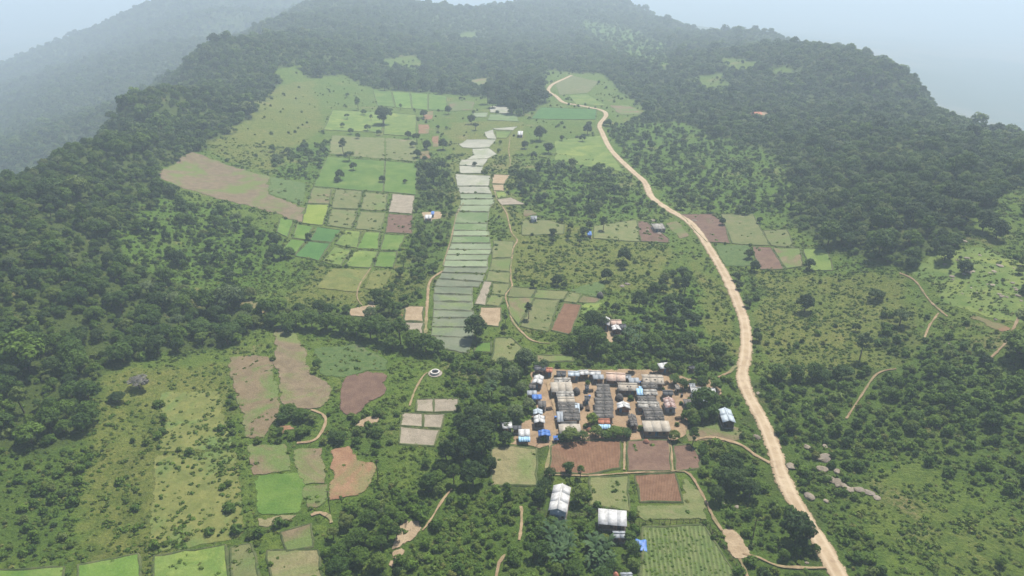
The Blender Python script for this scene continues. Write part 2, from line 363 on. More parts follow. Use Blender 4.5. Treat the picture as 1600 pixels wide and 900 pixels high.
# ------------------------------------------------------------------ land cover (world polygons): F forest, W bush, S scrub, G grass
COVER = [  # (type, outline)
 ('S', [(318,236),(365,199),(398,179),(429,135),(489,122),(540,116),(590,140),(640,142),(700,146),(760,152),(800,185),(850,165),(850,110),(940,115),(1020,180),(960,200),(985,262),(1060,330),(1210,330),(1300,395),(1420,425),(1480,390),(1605,405),(1605,565),(1430,572),(1330,572),(1190,595),(1160,600),(860,582),(690,542),(620,482),(440,478),(330,450),(400,380),(330,330),(250,290),(248,262)]),
 ('S', [(-250,1030),(-150,885),(100,880),(110,850),(128,700),(150,640),(168,592),(250,560),(360,545),(420,512),(430,500),(690,548),(720,575),(840,582),(850,700),(680,720),(640,780),(600,1030)]),
 ('G', [(850,690),(1100,690),(1175,1030),(990,1030),(985,790),(850,770)]),
 ('W', [(-200,735),(128,690),(112,870),(-200,900)]),
 ('T', [(225,300),(330,318),(440,360),(440,420),(350,470),(250,440),(190,380)]),
 ('G', [(317,236),(422,270),(445,256),(466,216),(506,199),(489,125),(429,135),(422,152),(398,179),(365,199)]),
 ('T', [(420,235),(440,240),(525,215),(515,250),(490,288),(425,275)]),
 ('W', [(650,255),(702,255),(712,300),(704,380),(685,430),(650,480),(612,482),(640,400),(652,330)]),
 ('T', [(800,270),(880,245),(960,275),(1040,330),(960,345),(880,335),(820,318),(795,300)]),
 ('T', [(940,195),(1060,190),(1200,235),(1260,330),(1060,330),(985,262)]),
 ('S', [(760,318),(800,320),(1040,390),(1060,440),(1010,500),(940,480),(800,440)]),
 ('T', [(1020,430),(1085,415),(1105,560),(1000,560),(985,490)]),
 ('G', [(1085,400),(1105,395),(1150,470),(1158,560),(1125,560),(1100,500)]),
 ('W', [(880,520),(960,490),(1100,540),(1155,565),(1150,600),(1060,600),(900,580)]),
 ('W', [(690,545),(840,560),(838,600),(850,690),(765,700),(765,765),(690,765),(680,700),(720,640),(715,600)]),
 ('W', [(420,492),(560,500),(690,530),(700,552),(600,548),(430,512)]),
 ('W', [(1085,600),(1155,600),(1200,720),(1230,770),(1290,1030),(1170,1030),(1100,740),(1090,690)]),
 ('W', [(1175,600),(1430,575),(1605,562),(1605,1030),(1330,1030),(1240,740)]),
 ('B', [(1320,650),(1400,585),(1605,572),(1605,760),(1520,740),(1460,690),(1380,690)]),
 ('S', [(1400,700),(1605,790),(1605,1030),(1450,1030),(1350,800)]),
 ('W', [(640,780),(700,760),(760,762),(815,780),(815,1030),(600,1030)]),
 ('W', [(495,800),(560,778),(600,740),(660,750),(640,800),(605,1030),(505,1030)]),
 ('W', [(815,770),(990,790),(1000,1030),(815,1030)]),
 ('W', [(343,600),(360,600),(398,830),(372,850)]),
 ('W', [(213,640),(240,640),(234,868),(205,862)]),
 ('W', [(425,632),(490,640),(500,652),(470,690),(430,685)]),
 ('W', [(0,868),(110,874),(235,858),(380,832),(470,798),(482,806),(390,846),(240,872),(110,890),(0,890)]),
 ('W', [(440,690),(460,690),(463,735),(450,733)]), ('W', [(501,690),(517,690),(515,800),(508,756)]), ('W', [(372,684),(520,684),(520,699),(382,696)]), ('W', [(240,703),(368,696),(369,706),(240,713)]), ('W', [(418,556),(428,556),(441,632),(434,632)]),
 ('W', [(505,640),(530,640),(552,655),(610,640),(625,700),(590,730),(555,698),(520,700)]),
 ('W', [(1160,430),(1175,430),(1190,580),(1165,520)]),
 ('W', [(1380,490),(1450,530),(1600,540),(1600,600),(1440,580),(1390,550)]),
 ('S', [(1600,290),(1605,400),(1490,385),(1540,330)]),
 ('G', [(1415,420),(1470,392),(1530,382),(1605,410),(1605,500),(1560,500),(1530,490),(1490,480),(1460,450)]),
 ('S', [(1085,120),(1130,114),(1142,138),(1100,145)]), ('S', [(690,56),(742,50),(748,63),(700,68)]), ('S', [(1125,90),(1185,96),(1175,112),(1130,108)]), ('S', [(600,92),(650,86),(662,104),(610,110)]), ('S', [(1205,105),(1240,108),(1235,120),(1208,118)]), ('S', [(430,110),(470,100),(480,125),(440,130)]),
 ('T', [(900,30),(990,45),(1060,80),(1040,110),(960,80)]),
]
COVER = [(k, poly_w(p)) for k, p in COVER]
CODE = {'F': 0, 'W': 1, 'S': 2, 'G': 3, 'T': 4, 'B': 5}
def cover(x, y):
    c = np.zeros(x.shape, int)
    for k, P in COVER: c[inside(P, x, y)] = CODE[k]
    return c
DRY = [poly_w(p) for p in (
 [(105,1000),(128,700),(168,592),(350,560),(385,850),(240,880)], [(500,420),(700,430),(620,480),(440,470)],
 [(1180,420),(1420,440),(1440,570),(1200,590)], [(790,330),(1040,390),(1050,460),(800,440)], [(1085,400),(1150,470),(1158,560),(1100,520)],
 [(317,236),(422,270),(506,199),(489,125),(429,135)], [(700,190),(820,190),(800,330),(700,320)])]

warp = lambda x, y: (x+(fbm(x/14, y/14, 31)-.47)*14, y+(fbm(x/14, y/14, 57)-.47)*14)
def build_terrain():
    ny, nx = XX.shape
    V = np.stack([XX.ravel(), YY.ravel(), ZZ.ravel()], 1)
    idx = np.arange(nx*ny).reshape(ny, nx)
    F = np.stack([idx[:-1, :-1], idx[:-1, 1:], idx[1:, 1:], idx[1:, :-1]], -1).reshape(-1, 4)
    me = mesh_np('terrain', V, F, M['ground'], smooth=True)
    x, y = warp(V[:, 0], V[:, 1]); c = cover(x, y)
    dry = np.where(c == 2, .30, .0); dry = np.where(c == 3, .45, dry)
    for P in DRY: dry = np.where(inside(P, x, y), .85, dry)
    wood = np.where(c == 0, .9, np.where((c == 1) | (c == 5), .35, 0.0))
    plain = np.clip((-V[:, 2]-120)/120, 0, 1); wood = wood*(1-plain)
    for nm, a in (('dry', dry), ('wood', wood), ('plain', plain)):
        at_ = me.attributes.new(nm, 'FLOAT', 'POINT'); at_.data.foreach_set('value', a.astype(np.float32))
    tag(link('terrain', me), 'green valley ground rising to wooded ridges with a far plain below', 'terrain', kind='structure')
build_terrain()

# ------------------------------------------------------------------ field plots, draped on the ground
PLOTW = []      # world outlines that keep wild plants out
def resample(P, step, jit):
    out = []
    n = len(P)
    for i in range(n):
        a = P[i]; b = P[(i+1) % n]; L = np.hypot(*(b-a)); k = max(1, int(L/step))
        d = (b-a)/max(L, 1e-6); nrm = np.array([-d[1], d[0]])
        for j in range(k):
            q = a+(b-a)*j/k; e_ = min(1, 2*min(j, k-j)/max(k, 1)+.25)
            o = (float(vnoise(q[0]/3.1, q[1]/3.1, 5))-.5)*2*jit*e_ + (float(vnoise(q[0]/9, q[1]/9, 6))-.5)*2.2*jit*e_
            out.append(q + nrm*o)
    return np.array(out)
def area2(P): return .5*np.sum(P[:, 0]*np.roll(P[:, 1], -1)-np.roll(P[:, 0], -1)*P[:, 1])
_lift = [0]
def edge_dist(P, x, y):
    d = np.full(x.shape, 1e9)
    for i in range(len(P)):
        a = P[i]; b = P[(i+1) % len(P)]; ab = b-a; L2 = max(ab@ab, 1e-9)
        t = np.clip(((x-a[0])*ab[0]+(y-a[1])*ab[1])/L2, 0, 1)
        d = np.minimum(d, np.hypot(x-a[0]-t*ab[0], y-a[1]-t*ab[1]))
    return d
def drape(name, P, mat, lift, cell=6.0, fray=0.0):
    bm = bmesh.new()
    if area2(P) < 0: P = P[::-1]
    f = bm.faces.new([bm.verts.new((p[0], p[1], 0)) for p in P])
    bmesh.ops.triangulate(bm, faces=[f])
    for ax in (0, 1):
        lo, hi = P[:, ax].min(), P[:, ax].max()
        for k in np.arange(math.ceil(lo/cell)*cell, hi, cell):
            co = [0, 0, 0]; no = [0, 0, 0]; co[ax] = k; no[ax] = 1
            bmesh.ops.bisect_plane(bm, geom=bm.verts[:]+bm.edges[:]+bm.faces[:], plane_co=co, plane_no=no)
    bmesh.ops.triangulate(bm, faces=[f for f in bm.faces if len(f.verts) > 4])
    xs = np.array([v.co.x for v in bm.verts]); ys = np.array([v.co.y for v in bm.verts]); zs = H(xs, ys)+lift
    for v, z in zip(bm.verts, zs): v.co.z = z
    bmesh.ops.recalc_face_normals(bm, faces=bm.faces)
    if sum(f.normal.z for f in bm.faces) < 0: bmesh.ops.reverse_faces(bm, faces=bm.faces)
    me = bpy.data.meshes.new(name); bm.to_mesh(me); bm.free(); me.materials.append(M[mat])
    if fray:
        a = me.attributes.new('fray', 'FLOAT', 'POINT'); a.data.foreach_set('value', np.clip(1-edge_dist(P, xs, ys)/fray, 0, 1).astype(np.float32))
    return me
def ribbon(P, width, zoff, closed, prof, mat, name, jit=0.0, uv=False):
    """strip along a world polyline; prof = list of (across -1..1, height)"""
    P = np.asarray(P); n = len(P); k = len(prof); V = []; T = []
    for i in range(n):
        a = P[i-1] if (i > 0 or closed) else P[i]; b = P[(i+1) % n] if (i < n-1 or closed) else P[i]
        d = (b-a)/max(np.hypot(*(b-a)), 1e-6); nrm = np.array([-d[1], d[0]])
        w = width/2*(1+random.uniform(-jit, jit))
        for s, h in prof:
            q = P[i]+nrm*s*w*(1+random.uniform(-jit, jit)*.6); V.append((q[0], q[1], h*(1+random.uniform(-jit, jit)))); T.append(s)
    V = np.array(V); V[:, 2] += H(V[:, 0], V[:, 1])+zoff
    F = []
    for i in range(n if closed else n-1):
        j = (i+1) % n
        for q in range(k-1): F.append((i*k+q, i*k+q+1, j*k+q+1, j*k+q))
    F = np.array(F)
    me = mesh_np(name, V, F[:, ::-1], M[mat], smooth=True)
    if me.polygons[0].normal.z < 0: me.flip_normals()
    a = me.attributes.new('across', 'FLOAT', 'POINT'); a.data.foreach_set('value', np.array(T, np.float32))
    return me
def plot(pts, mat, label, group=None, bund=True, jit=.35, lift=None, keep=False, name='field_plot', cat='field'):
    P = poly_w(pts)
    if not bund: P = P.mean(0)+(P-P.mean(0))*1.04; jit *= 1.3
    P2 = resample(P, 2.0 if len(P) < 30 else 3.0, jit)
    _lift[0] += 1
    if lift is None: lift = .16+.012*(_lift[0] % 9)
    ar = abs(area2(P)); o = link(name, drape(name, P2, mat, lift, 6.0 if bund or ar > 6000 else 2.5, 0.0 if bund else min(1.1, .08*math.sqrt(ar))))
    tag(o, label, cat, group, 'structure')
    if bund:
        c = P2.mean(0); Pb = P2
        wet = mat in ('paddy', 'pale', 'palegreen', 'paddygreen')
        b = link('bund', ribbon(Pb, .5 if wet else .75, .04, True, [(-1, 0), (-.35, .36), (.35, .36), (1, 0)], 'bund_mud' if wet else 'bund', 'bund', .3), o)
    if not keep: PLOTW.append((P, mat))
    return o
def Zm(ox, oy, k): return lambda *pts: [(ox+x*k, oy+y*k) for x, y in pts]

# large open grounds first
plot([(832,582),(868,577),(1035,579),(1075,592),(1112,598),(1122,620),(1100,632),(1072,645),(1070,668),(1060,684),(1040,690),(980,690),(870,694),(850,700),(800,692),(808,668),(845,642),(838,610)], 'villagedirt', 'trodden tan earth between the village houses', bund=False, lift=.09, jit=.8, name='village_ground', cat='ground')
plot([(1072,672),(1100,668),(1125,662),(1152,668),(1158,688),(1130,694),(1100,690),(1075,690)], 'soilmix', 'reddish worn slope below the tin roofed hut', bund=False, lift=.1, jit=.9, name='worn_slope', cat='ground')
plot([(938,508),(952,500),(972,520),(964,532),(955,536),(942,522)], 'sand', 'orange swept yard of the small hamlet beside dark trees', bund=False, lift=.09, jit=.5, name='yard', cat='ground')
plot([(1124,829),(1144,826),(1161,843),(1175,868),(1160,880),(1141,867)], 'sand', 'bare oval threshing ground beside the maize fence', bund=False, jit=.6, name='threshing_ground', cat='ground')
plot([(631,809),(655,816),(660,830),(638,862),(621,890),(604,883),(611,860),(631,843)], 'sand', 'eroded sandy gully bank among bushes', bund=False, jit=.9, name='gully', cat='ground')
plot([(556,660),(590,652),(592,660),(570,668)], 'sand', 'small sandy patch in the weeds by the dark ploughed plot', bund=False, jit=.9, name='sandy_patch', cat='ground')
plot([(545,484),(572,478),(584,470),(588,488),(574,496),(548,494)], 'sand', 'orange earth pond bank at the end of the hillside path', bund=False, jit=.5, name='pond_bank', cat='ground')
plot([(370,462),(398,474),(416,470),(415,490),(392,492),(374,480)], 'redsoil', 'freshly dug red earth pit beside the dense treeline', bund=False, jit=.5, name='earth_pit', cat='ground')
plot([(428,665),(455,662),(462,672),(440,680)], 'redsoil', 'bare red earth inside the bush clump by the curved red path', bund=False, jit=.6, name='bare_patch', cat='ground')

RICE_G = 'small green rice plots on the terraced slope'
PAD = 'grey flooded paddies in the long valley strip'
PALE = 'pale wet paddies along the upper valley strip'
def many(polys, mat, label, group=None, **k):
    for p in polys: plot(p, mat, label, group, **k)
many([[(583,140),(611,143),(617,168),(590,165)],[(613,143),(640,145),(643,170),(619,168)],[(642,145),(668,147),(668,172),(645,170)],[(670,147),(697,150),(700,173),(670,172)]], 'rice', 'light green rice plot in the far row below the wooded ridge', 'far row of rice plots')
plot([(520,172),(598,175),(596,207),(506,203)], 'meadow', 'pale yellow green pasture with scattered trees below the far rice row')
plot([(602,176),(650,180),(650,214),(600,210)], 'meadow', 'pale green pasture beside the red soil patches')
plot([(512,245),(601,252),(598,300),(490,291)], 'rice', 'large bright green rice field with round trees on its edge')
plot([(603,252),(652,256),(650,305),(600,300)], 'rice', 'bright green rice field bordering the bushy strip')
plot([(520,212),(600,216),(600,248),(515,240)], 'fallow', 'grassy fallow field above the large bright rice field', bund=False)
plot([(603,216),(650,220),(651,252),(603,248)], 'fallow', 'weedy fallow field above the rice by the bushy strip', bund=False)
many([[(653,195),(671,195),(671,209),(653,209)],[(674,214),(686,212),(686,229),(676,230)],[(655,238),(671,236),(673,248),(656,248)],[(660,176),(677,174),(676,186),(663,188)]], 'redsoil', 'small red soil patch among the trees above the paddies', 'red soil patches', bund=False)
plot([(489,293),(518,296),(514,319),(481,318)], 'soilmix', 'tan plot above the yellow ripening rice')
plot([(480,320),(514,320.5),(504,352),(472,349)], 'rice_yellow', 'bright yellow green ripening rice plot')
plot([(525,296),(566,299),(559,327),(519,325)], 'fallow', 'tan green plot at the head of the terraces')
many([[(518,327),(559,329),(549,358),(511,353)],[(571,301),(606,303),(602,330),(564,328)],[(564,331),(602,333),(595,362),(556,358)]], 'olive', 'dull olive green plot on the terraced slope', 'olive plots on the terraces')
plot([(613,303),(648,306),(644,335),(607,332)], 'greytan', 'pinkish tan bare plot at the terrace corner')
plot([(607,334.5),(645,337),(644,366),(602,364)], 'tilled_dark', 'dark tilled plot next to the bright rice terraces')
many([[(439,341),(458,345),(450,372),(432,363)],[(465,350),(489,355),(478,375),(456,372)],[(455,374),(478,377),(460,399),(442,390)],[(571,363),(593,364),(591,390),(558,389)],[(601,366),(634,368),(622,392),(594,391)],[(593,394),(620,394),(614,418),(585,417)]], 'rice', 'small bright green rice plot on the lower terraces', RICE_G)
many([[(496,355),(532,360),(518,379),(484,376)],[(482,377.5),(516,381),(498,408),(461,400)]], 'rice_dark', 'deep green rice plot on the lower terraces', 'deep green rice plots')
many([[(540,360),(563,362),(558,388),(524,382)],[(523,386),(548,391),(532,416),(504,409)],[(556,391),(590,394),(578,419),(538,416)]], 'meadow', 'yellowish green plot on the lower terraces', 'yellowish plots of the lower terraces')
plot([(519,420),(580,422),(560,458),(495,450)], 'drygrass', 'yellow grass field below the rice terraces', bund=False)
plot([(582,423),(612,424),(600,452),(568,452)], 'drygrass', 'narrow yellow grass field beside the hillside path', bund=False)
plot([(251,266),(272,260),(299,239),(318,244),(340,252),(421,276),(418,303),(473,324),(469,348),(436,333),(400,324),(356,314),(315,303),(254,280)], 'soilslope', 'large brown weedy field on the slope under the forest edge', bund=False, jit=1.2)
plot([(422,276),(478,287),(474,322),(420,302)], 'greenrough', 'rough green field next to the brown slope field', bund=False)
# valley paddies, far to near
many([[(765,167),(789,165),(795,171),(795,178),(766,176)],[(770,201),(808,198),(802,204),(774,203)],[(757,207),(770,203),(775,217.5),(762,217)],[(717,226),(730,218.5),(775,218.5),(764,231),(740,232),(723,231)],
      [(738,233),(764,232),(776,241),(762,248),(728,250),(740,243)],[(721,250.5),(762,248.5),(755,260),(718,258.5)],[(718,259.5),(755,261),(752,271.5),(719,271)],[(712,272.5),(766,275),(764,291),(714,291)],[(715,292),(764,292),(768,303),(719,302)]], 'pale', 'pale wet paddy in the upper valley strip', PALE)
many([[(740,177),(762,176),(760,183),(741,183)],[(719,303.5),(768,304),(771,311),(720,311)],[(720,312),(771,312),(772,318),(767,321),(719,321)],[(718,322),(768,321.5),(764,331),(713,330)],[(709,361.5),(762,361.5),(763,369),(707,369)],[(698,399),(764,399),(762,407),(696,407)]], 'palegreen', 'pale green paddy of thin seedlings in the valley strip', 'seedling paddies')
many([[(766,179),(806,178),(810,190),(762,188)],[(713,332),(764,332.5),(761,349),(711,349)],[(711,350),(761,350),(760,360.5),(709,360)],[(707,370),(765,370),(766,380),(705,380)]], 'paddygreen', 'greener paddy of grown rice in the valley strip', 'green paddies in the valley strip')
plot([(774,205.5),(800,205.5),(791,216),(776,216)], 'meadow', 'small light green paddy at the bend of the valley strip')
many([[(705,381.5),(767,381.5),(767,390),(702,390)],[(701,391),(767,391),(765,398),(698,398)]], 'palegreen', 'pale grey paddy just below the deep green one', 'pale grey paddies below the green')
plot([(696,408),(762,408),(762,418),(693,417)], 'palegreen', 'yellow green paddy above the grey flooded ones')
many([[(695,418.5),(763,419),(758,427),(691,426)],[(690,427.5),(757,430),(754,440),(686,435.5)],[(684,436.5),(752,441.5),(748,449),(680,447.5)],[(679,448.5),(738,450),(738,461),(678,459)],[(678,460),(738,462),(738,472),(678,471)],[(678,472),(738,473),(739,486),(677,484)],[(677,485),(740,487),(740,497),(677,497)],[(677,498),(740,498),(740,512),(675,511)],[(675,512),(740,513),(738,528),(674,525)],[(680,526.5),(738,529.5),(732,552),(720,551),(694,545)]], 'paddy', 'grey flooded paddy in the lower valley strip', PAD)
plot([(633,479),(662,480),(661,503),(631,502)], 'sand', 'pale dry plot beside the paddy track')
plot([(631,504),(662,504.5),(660,522),(632,515)], 'greytan', 'grey tan plot beside the dark treeline and paddy track')
plot([(626,480),(631.5,479),(629.5,510),(625,509)], 'redsoil', 'narrow orange earth strip beside the pale dry plot', bund=False)
plot([(756,440),(769,441),(758,478),(741,476)], 'greytan', 'slanting tan plot beside the grey paddies')
plot([(751,481),(783,481),(783,500),(779,511),(760,509),(749,501)], 'sand', 'square pinkish bare plot behind the large round tree')
plot([(771,376),(803,378),(800,402),(769,404)], 'fallow', 'tan plot beside the footpath and pale paddies')
plot([(769,405),(800,405),(797,425),(764,423)], 'olive', 'olive plot halfway along the footpath')
plot([(764,424),(797,426.5),(795,443),(758,440)], 'fallow', 'yellowish plot between footpath and grey paddies')
plot([(770,443.5),(796,445),(788,462),(768,460)], 'olive', 'olive plot beside the bend of the footpath')
plot([(767,461.5),(787,464),(780,479),(760,477)], 'olive', 'small olive plot above the square bare plot')
plot([(745,536),(767,535),(767,551),(740,550)], 'rice', 'tiny vivid green nursery plot in front of the large round tree')
plot([(774,529),(798,528),(815,544),(802,564),(768,566)], 'olive', 'olive grazing plot between nursery plot and village trees')
plot([(770,273),(797,274),(788,288),(769,287)], 'sand', 'bright tan bare plot beside the upper pale paddies')
plot([(769,289),(787,289),(788,299),(771,298)], 'sand', 'bright tan bare plot ending at the small green corner')
plot([(775,300),(791,300),(792,308),(778,310)], 'meadow', 'small green corner plot below the bright tan plots')
plot([(777,312),(798,309),(823,320),(784,321)], 'greytan', 'grey brown plot by the footpath bend')
plot([(818,329),(830,329),(840,335),(817,340)], 'soilmix', 'small brown plot behind the lone blue roofed shed', bund=False)
plot([(816,344),(858,345),(882,352),(880,366),(816,368)], 'olive', 'olive field in front of the lone blue roofed shed')
plot([(928,354),(994,344),(999,378),(928,373)], 'fallow', 'tan green field beside the dark ploughed plot')
plot([(997,346),(1009,346),(1046,374),(1046,380),(1001,378)], 'tilled_dark', 'dark purple brown ploughed plot near the rocks')
plot([(795,466),(834,466),(810,509),(796,489)], 'soilmix', 'brown green field along the footpath')
plot([(836,468),(874,469),(856,519),(813,510)], 'fallow', 'tan green field around the tall lone tree')
plot([(881,474),(908,477),(893,519),(891,524),(861,517)], 'tilled', 'red brown ploughed plot near the hamlet')
plot([(910,476),(942,472),(930,490),(905,503)], 'meadow', 'bright green strip behind the hamlet trees', bund=False)
plot([(800,449),(837,452),(830,465),(793,464)], 'olive', 'narrow olive plot above the brown green field')
plot([(839,453),(888,456),(880,469),(834,466)], 'olive', 'narrow pale green plot above the lone tree field')
plot([(890,457),(908,460),(900,474),(880,471)], 'fallow', 'small tan plot above the red brown ploughed plot')
plot([(911,462),(938,467),(930,474),(905,473)], 'soilmix', 'brown strip by the thatched hut')
plot([(888,455),(935,440),(947,448),(932,465)], 'greenrough', 'green wedge shaped field by the thatched hut', bund=False)
plot([(839,555),(895,555),(896,565),(840,567)], 'soilmix', 'walled brown plot just behind the village')
plot([(1063,335),(1117,335),(1134,354),(1141,381),(1104,379)], 'tilled_dark', 'brown roadside field in the far bend')
plot([(1127,335),(1176,335),(1188,357),(1202,384),(1144,381)], 'fallow', 'green tan field beside the brown roadside field')
plot([(1193,361),(1229,359),(1242,388),(1205,384)], 'olive', 'small green field at the forest corner')
plot([(1176,386),(1204,387),(1225,421),(1188,422)], 'tilled_dark', 'brown tilled field with two dark trees at its edge')
plot([(1208,388),(1249,389),(1256,416),(1229,420)], 'soilmix', 'brown field with a green corner by the thicket')
plot([(1256,389),(1293,391),(1301,423),(1262,423)], 'meadow', 'light green field against the thicket')
plot([(1114,383),(1171,384),(1176,415),(1134,416)], 'greenrough', 'green roadside field below the brown bend field', bund=False)
plot([(1040,350),(1058,345),(1078,368),(1062,374)], 'soilmix', 'bare tan ground between the road and the rocks', bund=False)
plot([(1510,492),(1535,496),(1580,513),(1572,522),(1545,512)], 'redsoil', 'purple brown bare patch below the rocky meadow', bund=False, jit=.8)
plot([(1415,422),(1470,395),(1530,385),(1605,412),(1605,502),(1560,500),(1530,490),(1490,478),(1460,450)], 'meadow', 'bright green rocky meadow under the wooded hill', bund=False, jit=1.5, keep=True, lift=.1)
plot([(868,128),(895,119),(935,128),(918,145),(874,148)], 'fallow', 'tan clearing inside the far bend of the road', bund=False)
plot([(888,149),(918,148),(946,165),(901,163)], 'meadow', 'light green clearing beside the far road', bund=False)
plot([(953,165),(982,165),(1012,179),(969,179)], 'soilmix', 'tan field right after the far road bend', bund=False)
plot([(845,168),(932,171),(930,187),(830,186)], 'rice_dark', 'deep green field between grove and far road')
plot([(868,221),(938,213),(972,268),(918,260),(868,250)], 'meadow', 'bright meadow inside the long road curve', bund=False)
plot([(700,160),(742,158),(738,172),(705,174)], 'soilmix', 'brown clearing before the dark grove', bund=False)
plot([(735,125),(765,122),(762,135),(740,138)], 'soilmix', 'pale clearing behind the dark grove', bund=False)
# foreground left
plot([(252,614),(342,611),(366,700),(247,706)], 'drygrass', 'upper yellow grass strip with scattered bushes', bund=False, keep=True, lift=.08)
plot([(240,712),(368,705),(382,838),(236,862)], 'drygrass', 'large yellow grass strip below the cross hedge', bund=False, keep=True, lift=.08)
plot([(122,884),(216,866),(219,908),(122,908)], 'rice', 'bright green rice plot below the hedge bank')
plot([(-10,891),(100,887),(97,908),(-10,908)], 'rice', 'bright green rice plot under the dark hedge edge')
plot([(241,870),(352,852),(356,908),(240,908)], 'meadow', 'olive green plot below the large yellow grass strip')
plot([(361,857),(392,850),(405,908),(364,908)], 'olive', 'narrow olive strip between hedges')
plot([(418,862),(496,860),(505,908),(425,908)], 'stubble', 'tan stubble plot below the red sunken plot')
plot([(439,833),(486,819),(489,855),(449,862)], 'soilmix', 'sunken reddish plot under the curved bank')
plot([(384,695),(447,694),(456,735),(396,744)], 'soilmix', 'brown weedy plot at the head of the green patch', bund=False)
plot([(397,745),(476,738),(474,770),(470,803),(404,808)], 'rice', 'vivid green patch in the soil fields', bund=False, jit=.7)
plot([(402,809),(466,804),(450,816),(406,830)], 'stubble', 'tan corner below the vivid green patch', bund=False)
plot([(457,700),(504,700),(511,755),(476,757),(462,736)], 'soilmix', 'green tan plot between two bush lines', bund=False)
plot([(476,759),(511,756),(511,795),(482,795),(473,778)], 'soilmix', 'brown plot beside the vivid green patch', bund=False)
plot([(517,702),(553,697),(561,719),(592,727),(561,773),(516,783)], 'redsoil', 'bare red soil field beside the gully woods', bund=False, jit=.8)
plot([(358,558),(420,558),(436,607),(438,633),(413,684),(382,684),(369,616),(358,589)], 'soilmix', 'long weedy brown plot along the bush strip', bund=False, jit=.8)
plot([(429,513),(464,522),(482,551),(487,584),(511,596),(518,613),(504,636),(482,638),(440,631),(436,598),(429,556)], 'soilslope', 'irregular bare brown field below the treeline', bund=False, jit=.8)
plot([(538,591),(576,580),(604,582),(604,611),(580,627),(551,653),(529,640)], 'tilled_dark', 'dark brown ploughed plot in the green weeds', bund=False, jit=.8)
plot([(490,545),(562,538),(607,564),(604,579),(540,589),(500,588)], 'greenrough', 'rough green field under the treeline', bund=False, jit=.8)
many([[(651,625),(677,624),(677,644.5),(650,643.5)],[(678.5,624),(716,624),(717,643),(678.5,645)],[(629,646),(660,647),(660,668),(626,666)],[(662,648),(695,648),(689,670.5),(662,668.5)],[(626,668),(687,673),(678,698),(624,694)]], 'greytan', 'grey tan dried mud plot in the cluster below the round well', 'dried mud plots', jit=.15)
plot([(768,702),(800,697),(838,702),(838,759),(768,759)], 'stubble', 'tan stubble field beside the dark trees and village path')
plot([(861,698),(874,691),(969,689),(969,733),(918,742),(856,740)], 'tilled', 'large red brown ploughed field in front of the village')
plot([(981,690),(1045,689),(1048,737),(981,737)], 'tilled_dark', 'brown field with a little green in front of the cream roofed house')
plot([(1052,697),(1078,695),(1097,718),(1094,733),(1056,737)], 'tilled_dark', 'rounded brown plot past the narrow village footpath')
plot([(921,746),(982,744),(984,800),(921,790)], 'olive', 'green grazing plot beside the metal roofed hall')
plot([(992,743),(1055,740),(1066,785),(1000,785)], 'tilled', 'brown ploughed plot above the maize')
plot([(1060,741),(1070,745),(1100,775),(1103,812),(998,816),(996,788),(1066,787)], 'fallow', 'green margin round the brown plot above the maize', bund=False)
MAIZE = [(1004,824),(1099,821),(1154,908),(1000,908)]
plot(MAIZE, 'maize', 'fenced green maize field in rows')

# ------------------------------------------------------------------ road and footpaths
def m_road():
    m, t, b = newmat('packed_earth')
    n1 = noise(t, .18, 5, .6); n2 = noise(t, 1.7, 4, .7)
    c = mix(t, ss(t, n1, .35, .65), (.32, .24, .15), (.405, .32, .215))
    a = math_n(t, 'ABSOLUTE', attr(t, 'across'))
    tr = math_n(t, 'SUBTRACT', 1.0, math_n(t, 'MULTIPLY', math_n(t, 'ABSOLUTE', math_n(t, 'SUBTRACT', a, .45)), 4.5), True)
    c = mix(t, math_n(t, 'MULTIPLY', tr, .6), c, (.46, .375, .265))
    c = mix(t, math_n(t, 'MULTIPLY', ss(t, noise(t, .5, 5, .7), .52, .66), .5), c, (.24, .17, .115))
    e = math_n(t, 'MULTIPLY', ss(t, a, .55, .95), ss(t, n2, .30, .6))
    c = mix(t, e, c, (.21, .16, .095))
    t.links.new(math_n(t, 'SUBTRACT', 1.0, ss(t, math_n(t, 'ADD', a, math_n(t, 'MULTIPLY', math_n(t, 'SUBTRACT', noise(t, .9, 5, .7), .5), 1.3)), .80, .96)), b.inputs['Alpha'])
    t.links.new(c, b.inputs['Base Color']); bump(t, b, n2, .6, .15)
    return m
M['road'] = m_road()
M['path'] = m_plot('worn_footpath', (.205, .145, .085), (.29, .215, .13), s1=.35, s2=1.5, patch=(.12, .125, .05), pf=(.50, .66), rand=.2, across=True)
def smooth_line(pts, step):
    P = np.array([tuple(at(*p).xy) for p in pts]); n = len(P); out = []
    for i in range(n-1):
        p0 = P[max(i-1, 0)]; p1 = P[i]; p2 = P[i+1]; p3 = P[min(i+2, n-1)]
        k = max(2, int(np.hypot(*(p2-p1))/step))
        for j in range(k):
            t = j/k
            out.append(.5*((2*p1)+(-p0+p2)*t+(2*p0-5*p1+4*p2-p3)*t*t+(-p0+3*p1-3*p2+p3)*t**3))
    out.append(P[-1]); return np.array(out)
LINES = []
def way(pts, width, label, name='footpath', lift=.30, cat='path', jit=.32):
    width = width if width > 3 else width*.95
    L = smooth_line(pts, 1.6 if width > 3 else 1.2); LINES.append((L, width))
    prof = [(-1, -.25), (-.7, .0), (-.4, -.02), (0, .03), (.4, -.02), (.7, .0), (1, -.25)]
    tag(link(name, ribbon(L, width, lift, False, prof, 'road' if width > 3 else 'path', name, jit)), label, cat, None, 'structure')
